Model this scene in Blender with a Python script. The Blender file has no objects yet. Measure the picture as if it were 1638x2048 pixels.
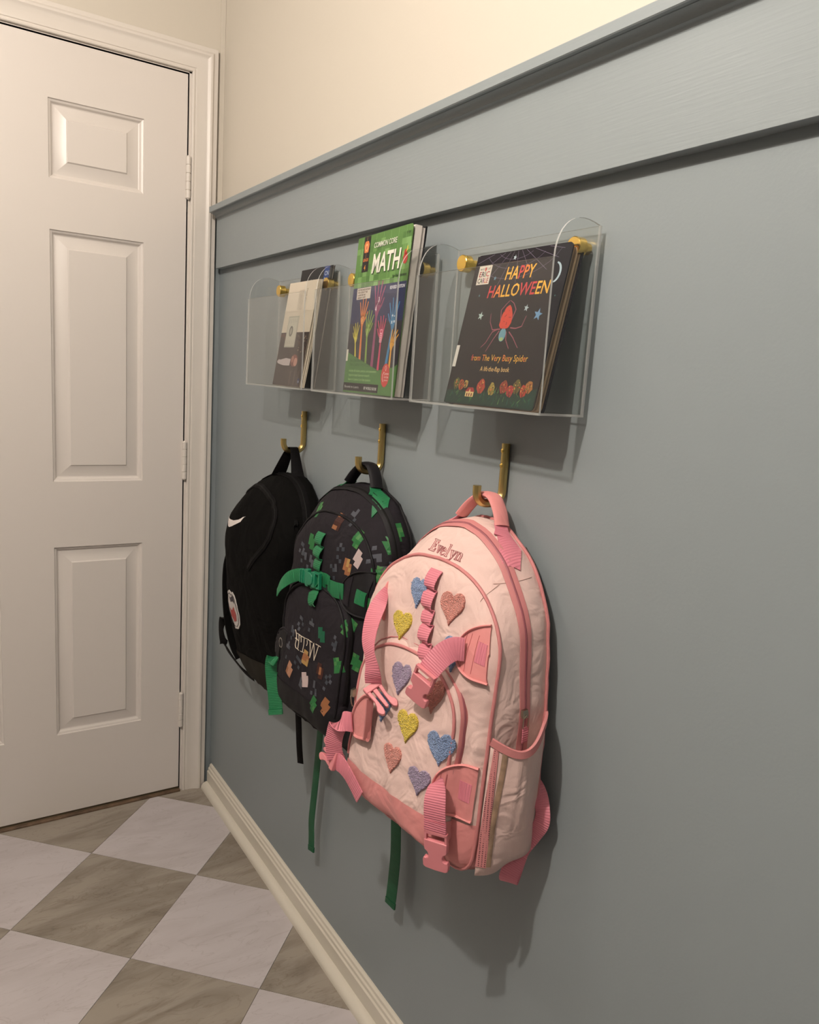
import bpy, bmesh, math, random
from mathutils import Vector, Matrix, noise
from mathutils.bvhtree import BVHTree
from mathutils.geometry import tessellate_polygon
random.seed(7)
SC = bpy.context.scene
COL = SC.collection

# ------------------------------------------------------------------ camera
CAM = (-0.7527, -2.1957, 1.2889)
YAW, PITCH, ROLL, FPX = 0.5809, -0.1692, 0.0644, 1543.33
cy, sy, cp, sp = math.cos(YAW), math.sin(YAW), math.cos(PITCH), math.sin(PITCH)
fw = Vector((sy*cp, cy*cp, sp)); rt = Vector((cy, -sy, 0)); up = rt.cross(fw)
cr, sr = math.cos(ROLL), math.sin(ROLL)
r2 = cr*rt + sr*up; u2 = -sr*rt + cr*up
cd = bpy.data.cameras.new('camera'); cam = bpy.data.objects.new('camera', cd); COL.objects.link(cam)
cam.matrix_world = Matrix(((r2.x, u2.x, -fw.x, CAM[0]), (r2.y, u2.y, -fw.y, CAM[1]), (r2.z, u2.z, -fw.z, CAM[2]), (0, 0, 0, 1)))
cd.sensor_fit = 'HORIZONTAL'; cd.sensor_width = 36; cd.lens = 36*FPX/1638; cd.clip_start = 0.02
SC.camera = cam

# ------------------------------------------------------------------ world, exposure, lights
w = bpy.data.worlds.new('world'); SC.world = w; w.use_nodes = True
w.node_tree.nodes['Background'].inputs[0].default_value = (1.0, 0.86, 0.70, 1)
w.node_tree.nodes['Background'].inputs[1].default_value = 0.05
SC.view_settings.view_transform = 'Standard'; SC.view_settings.look = 'None'
SC.view_settings.exposure = 0.0; SC.view_settings.gamma = 1.0; SC.view_settings.use_curve_mapping = False
SC.cycles.transparent_max_bounces = 32; SC.cycles.diffuse_bounces = 2
LIGHTS = [((-1.13, -1.67), 69.0, .022), ((-1.30, -0.60), 11.5, .022), ((-1.15, -3.1), 9.0, .03)]  # last one is an added fill lamp, behind the camera
def lamp(x, y, p, r):
    l = bpy.data.lights.new('lamp', 'POINT'); l.shadow_soft_size = r; l.energy = p; l.color = (1.0, 0.90, 0.80)
    o = bpy.data.objects.new('lamp', l); COL.objects.link(o); o.location = (x, y, 2.33); return o
LAMPS = [lamp(x, y, p, r) for (x, y), p, r in LIGHTS]

# ------------------------------------------------------------------ materials
_M = {}
def srgb(c):
    return tuple(((v/255)/12.92 if v/255 <= .04045 else (((v/255)+.055)/1.055)**2.4) for v in c) + (1,)
def mat(name, col, rough=.6, metal=0, bump=None, spec=.5, sheen=0, noise_col=None, coat=0):
    """bump=(kind, scale, strength, distance)"""
    key = name
    if key in _M: return _M[key]
    m = bpy.data.materials.new(name); m.use_nodes = True; nt = m.node_tree; b = nt.nodes['Principled BSDF']
    c = col if len(col) == 4 else tuple(col)+(1,)
    b.inputs['Base Color'].default_value = c; b.inputs['Roughness'].default_value = rough; b.inputs['Metallic'].default_value = metal
    b.inputs['Specular IOR Level'].default_value = spec
    if sheen: b.inputs['Sheen Weight'].default_value = sheen; b.inputs['Sheen Roughness'].default_value = .5
    if coat: b.inputs['Coat Weight'].default_value = coat; b.inputs['Coat Roughness'].default_value = .08
    tc = nt.nodes.new('ShaderNodeTexCoord')
    if noise_col:
        sc_, amt = noise_col
        n = nt.nodes.new('ShaderNodeTexNoise'); n.inputs['Scale'].default_value = sc_; n.inputs['Detail'].default_value = 5
        nt.links.new(tc.outputs['Object'], n.inputs['Vector'])
        mr = nt.nodes.new('ShaderNodeMapRange'); mr.inputs[1].default_value = .3; mr.inputs[2].default_value = .7; mr.inputs[3].default_value = 1-amt; mr.inputs[4].default_value = 1+amt*.5
        nt.links.new(n.outputs['Fac'], mr.inputs[0])
        vm = nt.nodes.new('ShaderNodeVectorMath'); vm.operation = 'SCALE'; vm.inputs[0].default_value = c[:3]
        nt.links.new(mr.outputs[0], vm.inputs['Scale']); nt.links.new(vm.outputs[0], b.inputs['Base Color'])
    if bump:
        kind, sc_, st, di = bump
        bp_ = nt.nodes.new('ShaderNodeBump'); bp_.inputs['Strength'].default_value = st; bp_.inputs['Distance'].default_value = di
        if kind == 'noise':
            n = nt.nodes.new('ShaderNodeTexNoise'); n.inputs['Scale'].default_value = sc_; n.inputs['Detail'].default_value = 3
            nt.links.new(tc.outputs['Object'], n.inputs['Vector']); out = n.outputs['Fac']
        elif kind == 'cloth':     # fine weave plus soft folds
            n0 = nt.nodes.new('ShaderNodeTexNoise'); n0.inputs['Scale'].default_value = 900
            n = nt.nodes.new('ShaderNodeTexNoise'); n.inputs['Scale'].default_value = sc_; n.inputs['Detail'].default_value = 2; n.inputs['Distortion'].default_value = 1.4
            mm = nt.nodes.new('ShaderNodeMath'); mm.operation = 'MULTIPLY_ADD'; mm.inputs[1].default_value = .035
            nt.links.new(tc.outputs['Object'], n0.inputs['Vector']); nt.links.new(tc.outputs['Object'], n.inputs['Vector'])
            nt.links.new(n0.outputs['Fac'], mm.inputs[0]); nt.links.new(n.outputs['Fac'], mm.inputs[2]); out = mm.outputs[0]
        elif kind == 'rib':       # across-the-tape ribs, from the strap's own UV (metres)
            n = nt.nodes.new('ShaderNodeTexWave'); n.bands_direction = 'X'; n.inputs['Scale'].default_value = sc_
            nt.links.new(tc.outputs['UV'], n.inputs['Vector']); out = n.outputs['Fac']
        elif kind == 'grain':     # stretched along y
            mp = nt.nodes.new('ShaderNodeMapping'); mp.inputs['Scale'].default_value = (1, .06, 1)
            n = nt.nodes.new('ShaderNodeTexNoise'); n.inputs['Scale'].default_value = sc_; n.inputs['Detail'].default_value = 4
            nt.links.new(tc.outputs['Object'], mp.inputs[0]); nt.links.new(mp.outputs[0], n.inputs['Vector']); out = n.outputs['Fac']
        elif kind == 'weave':
            n = nt.nodes.new('ShaderNodeTexVoronoi'); n.inputs['Scale'].default_value = sc_
            nt.links.new(tc.outputs['Object'], n.inputs['Vector']); out = n.outputs['Distance']
        nt.links.new(out, bp_.inputs['Height']); nt.links.new(bp_.outputs[0], b.inputs['Normal'])
    _M[key] = m; return m
def P(r, g, b_, rough=.35, coat=0):     # a printed ink, from sRGB
    return mat('ink %d %d %d' % (r, g, b_), srgb((r, g, b_)), rough+.12, coat=coat, spec=.22)

CREAM = mat('cream wall paint', (.70, .64, .55), .6, bump=('noise', 260, .12, .001))
CREAM_FAR = CREAM
BLUE = mat('grey blue wall paint', (.275, .312, .325), .42, bump=('noise', 230, .12, .0012), spec=.35)
BLUEG = mat('grey blue painted wood', (.285, .322, .335), .38, bump=('grain', 260, .2, .001), spec=.4)
WHITE = mat('white door paint', (.80, .74, .69), .33, bump=('grain', 90, .08, .001))
TRIM = mat('white trim paint', (.79, .73, .665), .36)
BASEM = mat('off white baseboard paint', (.75, .695, .595), .4)
CEIL = mat('white ceiling paint', (.62, .60, .56), .8)
DARK = mat('gap shade black', (.01, .01, .01), .8)  # black that stands in for shade inside narrow gaps
def tile_mat(name, base, vein, pink):
    m = bpy.data.materials.new(name); m.use_nodes = True; nt = m.node_tree; b = nt.nodes['Principled BSDF']; L = nt.links.new
    tc = nt.nodes.new('ShaderNodeTexCoord'); oi = nt.nodes.new('ShaderNodeObjectInfo')
    ad = nt.nodes.new('ShaderNodeVectorMath'); ad.operation = 'MULTIPLY_ADD'
    L(oi.outputs['Random'], ad.inputs[0]); ad.inputs[1].default_value = (17, 31, 11); L(tc.outputs['Object'], ad.inputs[2])
    mp = nt.nodes.new('ShaderNodeMapping'); mp.inputs['Rotation'].default_value = (0, 0, .9); mp.inputs['Scale'].default_value = (1.0, 3.6, 1)
    L(ad.outputs[0], mp.inputs[0])
    n = nt.nodes.new('ShaderNodeTexNoise'); n.inputs['Scale'].default_value = 3.2; n.inputs['Detail'].default_value = 9; n.inputs['Distortion'].default_value = .9; n.inputs['Roughness'].default_value = .6
    L(mp.outputs[0], n.inputs['Vector'])
    cr_ = nt.nodes.new('ShaderNodeValToRGB'); e = cr_.color_ramp.elements
    e[0].position = .36; e[0].color = vein+(1,); e[1].position = .56; e[1].color = base+(1,)
    L(n.outputs['Fac'], cr_.inputs[0])
    n2 = nt.nodes.new('ShaderNodeTexNoise'); n2.inputs['Scale'].default_value = 6; n2.inputs['Detail'].default_value = 12; n2.inputs['Distortion'].default_value = 1.6
    L(mp.outputs[0], n2.inputs['Vector'])
    c2 = nt.nodes.new('ShaderNodeValToRGB'); e = c2.color_ramp.elements; e[0].position = .485; e[0].color = (0, 0, 0, 1); e[1].position = .5; e[1].color = (1, 1, 1, 1)
    k = c2.color_ramp.elements.new(.515); k.color = (0, 0, 0, 1)
    L(n2.outputs['Fac'], c2.inputs[0])
    mx = nt.nodes.new('ShaderNodeMix'); mx.data_type = 'RGBA'; mx.blend_type = 'MULTIPLY'
    ml = nt.nodes.new('ShaderNodeMath'); ml.operation = 'MULTIPLY'; ml.inputs[1].default_value = pink
    L(c2.outputs[0], ml.inputs[0]); L(ml.outputs[0], mx.inputs[0]); L(cr_.outputs[0], mx.inputs[6]); mx.inputs[7].default_value = (.55, .5, .46, 1)
    L(mx.outputs[2], b.inputs['Base Color']); b.inputs['Roughness'].default_value = .42; b.inputs['Specular IOR Level'].default_value = .3
    return m
TILE_L = tile_mat('pale lilac marble vinyl', (.60, .55, .555), (.54, .49, .49), .25)
TILE_D = tile_mat('taupe marble vinyl', (.36, .315, .265), (.225, .19, .155), .4)
BRASS = mat('polished brass', (.92, .62, .16), .2, 1)
BRASSD = mat('satin brass', (.60, .45, .18), .34, 1)
STEEL = mat('nickel zipper metal', (.42, .37, .30), .3, 1)
def acrylic(name, tint, haze, gl):
    m = bpy.data.materials.new(name); m.use_nodes = True; nt = m.node_tree; nt.nodes.remove(nt.nodes['Principled BSDF']); L = nt.links.new
    out = nt.nodes['Material Output']
    tr = nt.nodes.new('ShaderNodeBsdfTransparent'); tr.inputs[0].default_value = tint
    gs = nt.nodes.new('ShaderNodeBsdfGlossy'); gs.inputs['Roughness'].default_value = gl
    fr = nt.nodes.new('ShaderNodeLayerWeight'); fr.inputs[0].default_value = .5     # thin sheet: Schlick, both sides alike
    pw = nt.nodes.new('ShaderNodeMath'); pw.operation = 'POWER'; L(fr.outputs['Facing'], pw.inputs[0]); pw.inputs[1].default_value = 5
    ma = nt.nodes.new('ShaderNodeMath'); ma.operation = 'MULTIPLY_ADD'; L(pw.outputs[0], ma.inputs[0]); ma.inputs[1].default_value = .9; ma.inputs[2].default_value = .03
    mx = nt.nodes.new('ShaderNodeMixShader'); L(ma.outputs[0], mx.inputs[0]); L(tr.outputs[0], mx.inputs[1]); L(gs.outputs[0], mx.inputs[2])
    df = nt.nodes.new('ShaderNodeBsdfDiffuse'); df.inputs[0].default_value = (.9, .9, .88, 1)
    m2 = nt.nodes.new('ShaderNodeMixShader'); m2.inputs[0].default_value = haze; L(mx.outputs[0], m2.inputs[1]); L(df.outputs[0], m2.inputs[2])
    L(m2.outputs[0], out.inputs[0]); return m
ACR = acrylic('clear acrylic', (.955, .96, .955, 1), .008, .02)
ACRE = acrylic('acrylic cut edge', (.80, .82, .80, 1), .38, .12)

# ------------------------------------------------------------------ mesh helpers
def mesh(name, V, F, mats, parent=None, smooth=True, mi=None, uv=None, ang=38, loc=None):
    me = bpy.data.meshes.new(name); me.from_pydata([tuple(v) for v in V], [], F)
    for m in (mats if isinstance(mats, (list, tuple)) else [mats]): me.materials.append(m)
    if mi: me.polygons.foreach_set('material_index', mi)
    if uv:
        ul = me.uv_layers.new(name='UVMap')
        for l in me.loops: ul.data[l.index].uv = uv[l.vertex_index]
    me.update()
    if smooth:
        me.polygons.foreach_set('use_smooth', [True]*len(me.polygons)); me.set_sharp_from_angle(angle=math.radians(ang))
    o = bpy.data.objects.new(name, me); COL.objects.link(o)
    if parent: o.parent = parent
    if loc: o.location = loc
    return o
def empty(name, loc, rz=0, parent=None):
    o = bpy.data.objects.new(name, None); COL.objects.link(o); o.location = loc; o.rotation_euler = (0, 0, rz); o.empty_display_size = .05
    if parent: o.parent = parent
    return o
def tag(o, label=None, cat=None, group=None, kind=None):
    if label: o['label'] = label
    if cat: o['category'] = cat
    if group: o['group'] = group
    if kind: o['kind'] = kind
    return o
def boxvf(x0, x1, y0, y1, z0, z1, V=None, F=None):
    V = [] if V is None else V; F = [] if F is None else F; n = len(V)
    V += [Vector(p) for p in ((x0,y0,z0),(x1,y0,z0),(x1,y1,z0),(x0,y1,z0),(x0,y0,z1),(x1,y0,z1),(x1,y1,z1),(x0,y1,z1))]
    F += [tuple(n+i for i in f) for f in ((0,3,2,1),(4,5,6,7),(0,1,5,4),(1,2,6,5),(2,3,7,6),(3,0,4,7))]
    return V, F
def bevel_obj(o, wd, seg=2):
    b = o.modifiers.new('bevel', 'BEVEL'); b.width = wd; b.segments = seg; b.limit_method = 'ANGLE'; return o
def box(name, x0, x1, y0, y1, z0, z1, m, parent=None, bev=0):
    V, F = boxvf(x0, x1, y0, y1, z0, z1); o = mesh(name, V, F, m, parent, smooth=bev > 0)
    if bev: bevel_obj(o, bev)
    return o
def catmull(pts, n):
    """pts: list of Vectors; returns dense list"""
    P_ = [2*pts[0]-pts[1]] + list(pts) + [2*pts[-1]-pts[-2]]; out = []
    for i in range(1, len(P_)-2):
        a, b, c, d = P_[i-1:i+3]
        for k in range(n):
            t = k/n; out.append(.5*((2*b)+(c-a)*t+(2*a-5*b+4*c-d)*t*t+(3*b-a-3*c+d)*t**3))
    out.append(Vector(P_[-2])); return out
def sweep(name, pts, side, m, parent=None, section='flat', wd=.025, th=.0016, n=8, closed=False, sub=10, wds=None, mi_ends=None):
    """pts in parent space; side one vector or one per point; wds widths per point"""
    k = len(pts); pts = [Vector(p) for p in pts]
    sides = [Vector(s) for s in side] if isinstance(side[0], (tuple, list, Vector)) else [Vector(side)]*k
    W = wds or [wd]*k
    if closed or sub == 1: D = pts; S = sides; WW = W
    else:
        D = catmull(pts, sub); S = catmull(sides, sub); WW = [v.x for v in catmull([Vector((a, 0, 0)) for a in W], sub)]
    N = len(D); V = []; F = []; uv = []; L_ = 0
    if section == 'flat': sec = [(-.5, -.5), (.5, -.5), (.5, .5), (-.5, .5)]
    elif section == 'band': sec = [(-.5, -.3), (-.46, -.5), (.46, -.5), (.5, -.3), (.5, .3), (.46, .5), (-.46, .5), (-.5, .3)]
    elif section == 'oct': sec = [(math.cos(a)*.54, math.sin(a)*.54) for a in [math.pi/8+i*math.pi/4 for i in range(8)]]
    else: sec = [(.5*math.cos(2*math.pi*i/n), .5*math.sin(2*math.pi*i/n)) for i in range(n)]
    ns = len(sec)
    for i in range(N):
        a = D[(i-1) % N] if closed else D[max(i-1, 0)]; b = D[(i+1) % N] if closed else D[min(i+1, N-1)]
        t = (b-a).normalized() if (b-a).length > 1e-9 else Vector((0, 0, 1)); s = S[i]-t*S[i].dot(t); s = s.normalized() if s.length > 1e-6 else t.orthogonal().normalized(); nn = t.cross(s)
        if i: L_ += (D[i]-D[i-1]).length
        for (p, q) in sec: V.append(D[i]+s*p*WW[i]+nn*q*(th if section != 'round' else (th or WW[i]))); uv.append((L_, p*WW[i]))
    R_ = N if closed else N-1
    for i in range(R_):
        for j in range(ns):
            a = i*ns+j; b = i*ns+(j+1) % ns; c = ((i+1) % N)*ns+(j+1) % ns; d = ((i+1) % N)*ns+j; F.append((a, d, c, b))
    if not closed: F.append(tuple(range(ns))); F.append(tuple((N-1)*ns+j for j in reversed(range(ns))))
    return mesh(name, V, F, m, parent, uv=uv, ang=45)
def extr(poly, d0, d1, fn):
    """prism from a 2-D polygon; fn(a,b,d)->Vector"""
    n = len(poly); V = [fn(a, b, d0) for a, b in poly]+[fn(a, b, d1) for a, b in poly]
    F = [tuple(reversed(range(n))), tuple(range(n, 2*n))]+[(i, (i+1) % n, n+(i+1) % n, n+i) for i in range(n)]
    return V, F

# ================================================================== SETTING
RX0, RX1, RY0, RY1, RH = -3.4, 0.0, -5.6, 0.0, 2.44
RAILTOP = 1.700
# right wall: blue below, cream above
V = [(0,RY0,-.02),(0,.12,-.02),(0,.12,RAILTOP),(0,RY0,RAILTOP),(0,RY0,RH),(0,.12,RH)]
V += [(.1,)+v[1:] for v in V]
F = [(0,1,2,3),(3,2,5,4),(6,9,8,7),(9,10,11,8),(0,3,9,6),(3,4,10,9),(4,5,11,10),(1,7,8,2),(2,8,11,5),(0,6,7,1)]
tag(mesh('wall_right', V, F, [BLUE, CREAM], smooth=False, mi=[0,1]+[1]*8), kind='structure')
# door wall (y=0), with opening
DX0, DX1, DZ = -0.911, -0.094, 2.049
V = []; F = []
boxvf(DX1, 0, 0, .1, RAILTOP, RH, V, F); boxvf(RX0, DX0, 0, .1, 0, RH, V, F); boxvf(DX0, DX1, 0, .1, DZ, RH, V, F)
nf = len(F); boxvf(DX1, 0, 0, .1, 0, RAILTOP, V, F)
tag(mesh('wall_far', V, F, [CREAM, BLUE], smooth=False, mi=[0]*nf+[1]*6), kind='structure')
box('wall_far_backing', DX0-.05, DX1+.05, .1, .12, 0, 2.1, DARK).name = 'gap_shade_backing'  # unseen black sheet, added as the shade behind the door gaps
tag(bpy.data.objects['gap_shade_backing'], kind='structure')
wl = tag(box('wall_left', RX0-.1, RX0, RY0, .1, -.02, RAILTOP, BLUE), kind='structure'); box('upper_wall', RX0-.1, RX0, RY0, .1, RAILTOP, RH, BLUE, wl)
wb_ = tag(box('wall_back', RX0-.1, .1, RY0-.1, RY0, -.02, RAILTOP, BLUE), kind='structure'); box('upper_wall', RX0-.1, .1, RY0-.1, RY0, RAILTOP, RH, BLUE, wb_)
tag(box('ceiling', RX0-.1, .1, RY0-.1, .12, RH, RH+.05, CEIL), kind='structure')
# floor with vinyl tiles
GROUT = mat('dark tile joint', (.16, .14, .12), .8)
floor = tag(box('floor', RX0-.1, .1, RY0-.1, .12, -.05, -.0018, GROUT), kind='structure')
S = .3028; G = Vector((-.1742, -.4269)); E1 = Vector((-1, -1))/2**.5; E2 = Vector((-1, 1))/2**.5
def clip(poly, ax, val, keep):
    out = []
    for i in range(len(poly)):
        a, b = poly[i], poly[(i+1) % len(poly)]; ia = (a[ax]-val)*keep >= 0; ib = (b[ax]-val)*keep >= 0
        if ia: out.append(a)
        if ia != ib: t = (val-a[ax])/(b[ax]-a[ax]); out.append(a+(b-a)*t)
    return out
for i in range(-6, 24):
    for j in range(-16, 16):
        g = .0005
        poly = [G+S*((i+a)*E1+(j+b)*E2) for a, b in ((g/S,g/S),(1-g/S,g/S),(1-g/S,1-g/S),(g/S,1-g/S))]
        for ax, val, kp in ((0, RX0, 1), (0, -.001, -1), (1, RY0, 1), (1, -.001 if True else 0, -1)):
            poly = clip(poly, ax, val, kp)
            if len(poly) < 3: break
        if len(poly) < 3: continue
        c = sum(poly, Vector((0, 0)))/len(poly)
        V, F = extr([tuple(p-c) for p in poly], -.0018, 0, lambda a, b, d: Vector((a, b, d)))
        F = [tuple(reversed(f)) for f in F] if (poly[1]-poly[0]).cross(poly[2]-poly[1]) < 0 else F
        mesh('floor_tile', V, F, TILE_D if (i+j) % 2 == 0 else TILE_L, floor, smooth=False, loc=(c.x, c.y, 0))
# baseboard + shoe
def prof_y(name, prof, y0, y1, m, parent=None, ang=30):
    """profile of (w, z), swept along y on the right wall"""
    n = len(prof); V = [Vector((-a, y0, b)) for a, b in prof]+[Vector((-a, y1, b)) for a, b in prof]
    F = [(i, (i+1) % n, n+(i+1) % n, n+i) for i in range(n)]+[tuple(reversed(range(n))), tuple(range(n, 2*n))]
    return mesh(name, V, F, m, parent, ang=ang)
bb = tag(prof_y('baseboard_right', [(0,0),(.014,0),(.014,.052),(.011,.055),(.0105,.062),(.0075,.065),(.0065,.071),(.003,.0745),(0,.0745)], RY0+.001, -.0195, BASEM), kind='structure')
q = [(.0145,0)]+[(.0145+.019*math.cos(a), .019*math.sin(a)) for a in [k*math.pi/16 for k in range(9)]]
q = [(.0142,0),(.0335,0)]+[(.0142+.0193*math.cos(a), .0193*math.sin(a)) for a in [k*math.pi/16 for k in range(1, 9)]]
prof_y('shoe_moulding', q, RY0+.001, -.021, BASEM, bb)
# rail: board, cap and cove
rail = tag(prof_y('trim_1', [(0,1.559),(.0185,1.559),(.019,1.5595),(.019,1.700),(0,1.700)], RY0+.001, -.0205, BLUEG), kind='structure')
prof_y('rail_cap', [(0,1.7002),(.045,1.7002),(.0465,1.7015),(.0465,1.7145),(.045,1.716),(0,1.716)], RY0+.001, -.039, BLUEG, rail)
cv = [(.0192,1.6845)]+[(.0195+.0045*(1-math.cos(a)), 1.685+.005*math.sin(a)) for a in [k*math.pi/8 for k in range(1, 5)]]
cv += [(.0262,1.691)]+[(.0262+.0125*(1-math.cos(a)), 1.6915+.0082*math.sin(a)) for a in [k*math.pi/12 for k in range(0, 7)]]+[(.0192,1.6999)]
prof_y('cove_moulding', cv, RY0+.001, -.030, BLUEG, rail, 25)
prof_y('rail_cap_end', [(.0195,1.7001),(.0455,1.7001),(.0455,1.7161),(.0195,1.7161)], -.0391, -.0385, BLUEG, rail)
# door casing, mitred: profile (s outward, h proud)
PR = [(0,0),(0,.0085),(.002,.0100),(.0055,.0100),(.0072,.0082),(.009,.0082),(.0105,.0100),(.0145,.0105),(.020,.0098),(.028,.0112),(.036,.0135),(.042,.0170),(.046,.0190),(.051,.0190),(.0545,.0165),(.0565,.0135),(.0578,.0132),(.066,.0132),(.067,.0125),(.067,0)]
def casing():
    xin, zin = -.0875, 2.0525; xin0 = -.9175; V = []; n = len(PR)
    for k, (fx, fz, xx, zz) in enumerate(((1,0,xin,.0),(1,1,xin,zin),(-1,1,xin0,zin),(-1,0,xin0,0))):
        for s, h in PR: V.append(Vector((xx+fx*s, -h, zz+fz*s if zz else 0)))
    F = []
    for k in range(3):
        for i in range(n-1): F.append((k*n+i, k*n+i+1, (k+1)*n+i+1, (k+1)*n+i))
    F += [tuple(range(n)), tuple(reversed(range(3*n, 4*n)))]
    return tag(mesh('trim_2', V, F, TRIM, ang=24), kind='structure')
casing()
V = []; F = []
boxvf(DX1+.0, -.0875+.002, -.0004, .1, 0, DZ+.0035, V, F); boxvf(-.9195, DX0, -.0004, .1, 0, DZ+.0035, V, F); boxvf(-.9195, -.0855, -.0004, .1, DZ, DZ+.0055, V, F)
boxvf(DX1-.012, DX1, .046, .1, 0, DZ, V, F); boxvf(DX0, DX0+.012, .046, .1, 0, DZ, V, F); boxvf(DX0, DX1, .046, .1, DZ-.012, DZ, V, F)
tag(mesh('trim_3', V, F, TRIM, smooth=False), kind='structure')          # jamb
# caulked strip between casing and corner, above the rail
tag(box('trim_5', -.0135, -.0005, -.006, 0, 1.717, RH-.002, CREAM), kind='structure')
# threshold
WOODT = mat('worn brown threshold wood', (.16, .10, .06), .6, bump=('noise', 60, .4, .002), noise_col=(40, .5))
tag(box('trim_6', DX0, DX1, -.012, .06, -.0015, .006, WOODT, bev=.002), kind='structure')
box('metal_strip', DX0+.001, DX1-.001, -.004, .030, .006, .0085, mat('dull aluminium', (.45, .38, .28), .4, 1), bpy.data.objects['trim_6'])
# door leaf
door = empty('door_1', (-.5035, 0, .012)); tag(door, kind='structure')
LX1 = -.0975+.5035; LX0 = -LX1; LZ1 = 2.045-.012
pc = [(.2095-.5035, .4385-.5035)]            # panel column, x from hinge side -> local
colR = (.5035-.4385, .5035-.2095); colL = (-colR[1], -colR[0])
rows = [(.250-.012, .787-.012), (.965-.012, 1.603-.012), (1.725-.012, 1.910-.012)]
xs = [LX0, colL[0], colL[1], colR[0], colR[1], LX1]; zs = [0]+[v for r in rows for v in r]+[LZ1]
V = []; F = []
for i in range(5):
    for j in range(7):
        if i in (1, 3) and j in (1, 3, 5): continue
        n = len(V); V += [Vector((xs[i], 0, zs[j])), Vector((xs[i+1], 0, zs[j])), Vector((xs[i+1], 0, zs[j+1])), Vector((xs[i], 0, zs[j+1]))]; F.append((n, n+1, n+2, n+3))
bm = bmesh.new()
for v in V: bm.verts.new(v)
bm.verts.ensure_lookup_table()
for f in F: bm.faces.new([bm.verts[i] for i in f])
bmesh.ops.remove_doubles(bm, verts=bm.verts, dist=1e-5)
me = bpy.data.meshes.new('door_leaf'); 
n = len(bm.verts); vv = [Vector(v.co) for v in bm.verts]; ff = [tuple(v.index for v in f.verts) for f in bm.faces]; 
bm.verts.index_update(); ff = [tuple(v.index for v in f.verts) for f in bm.faces]; bm.free()
k = len(vv); vv += [Vector((LX0,0,0)),Vector((LX1,0,0)),Vector((LX1,0,LZ1)),Vector((LX0,0,LZ1))]+[Vector((LX0,.044,0)),Vector((LX1,.044,0)),Vector((LX1,.044,LZ1)),Vector((LX0,.044,LZ1))]
ff += [(k+1,k,k+4,k+5),(k+2,k+1,k+5,k+6),(k+3,k+2,k+6,k+7),(k,k+3,k+7,k+4),(k+4,k+7,k+6,k+5)]
mesh('door_leaf', vv, ff, WHITE, door, smooth=False)
PP = [(0,0),(.0015,.0040),(.006,.0056),(.010,.0112),(.0125,.0120),(.0150,.0114),(.0400,.0040),(.0415,.0036),(.0440,.0006),(.0445,.0002)]
for cx in (colL, colR):
    for rz_ in rows:
        V = []; F = []
        mx_, mz_ = sum(cx)/2, sum(rz_)/2
        for s, d in PP: V += [Vector((cx[0]+s-mx_, d, rz_[0]+s-mz_)), Vector((cx[1]-s-mx_, d, rz_[0]+s-mz_)), Vector((cx[1]-s-mx_, d, rz_[1]-s-mz_)), Vector((cx[0]+s-mx_, d, rz_[1]-s-mz_))]
        for k in range(len(PP)-1):
            for i in range(4): F.append((k*4+i, k*4+(i+1) % 4, k*4+4+(i+1) % 4, k*4+4+i))
        k = (len(PP)-1)*4; F.append((k, k+1, k+2, k+3))
        mesh('door_panel', V, F, WHITE, door, ang=20, loc=(mx_, 0, mz_))
for z0, z1 in ((1.733,1.840),(.968,1.075),(.211,.318)):
    zc = (z0+z1)/2-.012; V = []; F = []; n = 12; zz = []; L5 = (z1-z0)/5
    for k in range(5):
        a = -(z1-z0)/2+k*L5; zz += [(a+.0004, .0052), (a+.0012, .0066), (a+L5-.0012, .0066), (a+L5-.0004, .0052)]
    zz = [(zz[0][0]-.003, .003)]+zz+[(zz[-1][0]+.003, .003)]
    for z, r in zz: V += [Vector((r*math.cos(2*math.pi*i/n), r*math.sin(2*math.pi*i/n), z)) for i in range(n)]
    for k in range(len(zz)-1):
        for i in range(n): F.append((k*n+i, k*n+(i+1) % n, k*n+n+(i+1) % n, k*n+n+i))
    F += [tuple(reversed(range(n))), tuple(range((len(zz)-1)*n, len(zz)*n))]
    h = mesh('hinge', V, F, TRIM, door, loc=(LX1+.0025, -.0068, zc))
    box('hinge_leaf', -.006, .005, .0055, .0072, -(z1-z0)/2, (z1-z0)/2, TRIM, h)
# door knob on the latch side (out of the photograph's frame)
def lathe(name, prof, m, parent=None, loc=None, n=24, axis='y'):
    V = []; F = []
    for r, h in prof:
        for i in range(n):
            a = 2*math.pi*i/n
            V.append(Vector((r*math.cos(a), h, r*math.sin(a))) if axis == 'y' else Vector((h, r*math.cos(a), r*math.sin(a))) if axis == 'x' else Vector((r*math.cos(a), r*math.sin(a), h)))
    for k in range(len(prof)-1):
        for i in range(n): F.append((k*n+i, k*n+(i+1) % n, k*n+n+(i+1) % n, k*n+n+i))
    F += [tuple(reversed(range(n))), tuple(range((len(prof)-1)*n, len(prof)*n))]
    return mesh(name, V, F, m, parent, loc=loc, ang=40)
lathe('door_knob', [(.032,-.0001),(.032,-.006),(.014,-.012),(.012,-.03),(.024,-.04),(.028,-.052),(.022,-.064),(.004,-.067)], mat('brushed nickel', (.6,.57,.52), .3, 1), door, (LX0+.065, 0, .93))
# ceiling lights: a round base above each lamp, the last made up for the fill
for o, ((x, y), p, r), lb in zip(LAMPS, LIGHTS, ('over the wall holders', 'nearest the door', 'added with the fill lamp farthest from the door')):
    t = lathe('ceiling_light', [(.075,0),(.075,-.012),(.030,-.020),(.018,-.045),(.018,-.055)], CEIL, None, (x, y, RH), axis='z')
    tag(t, 'white round ceiling light base, '+lb, 'ceiling light', 'ceiling lights')

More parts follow.
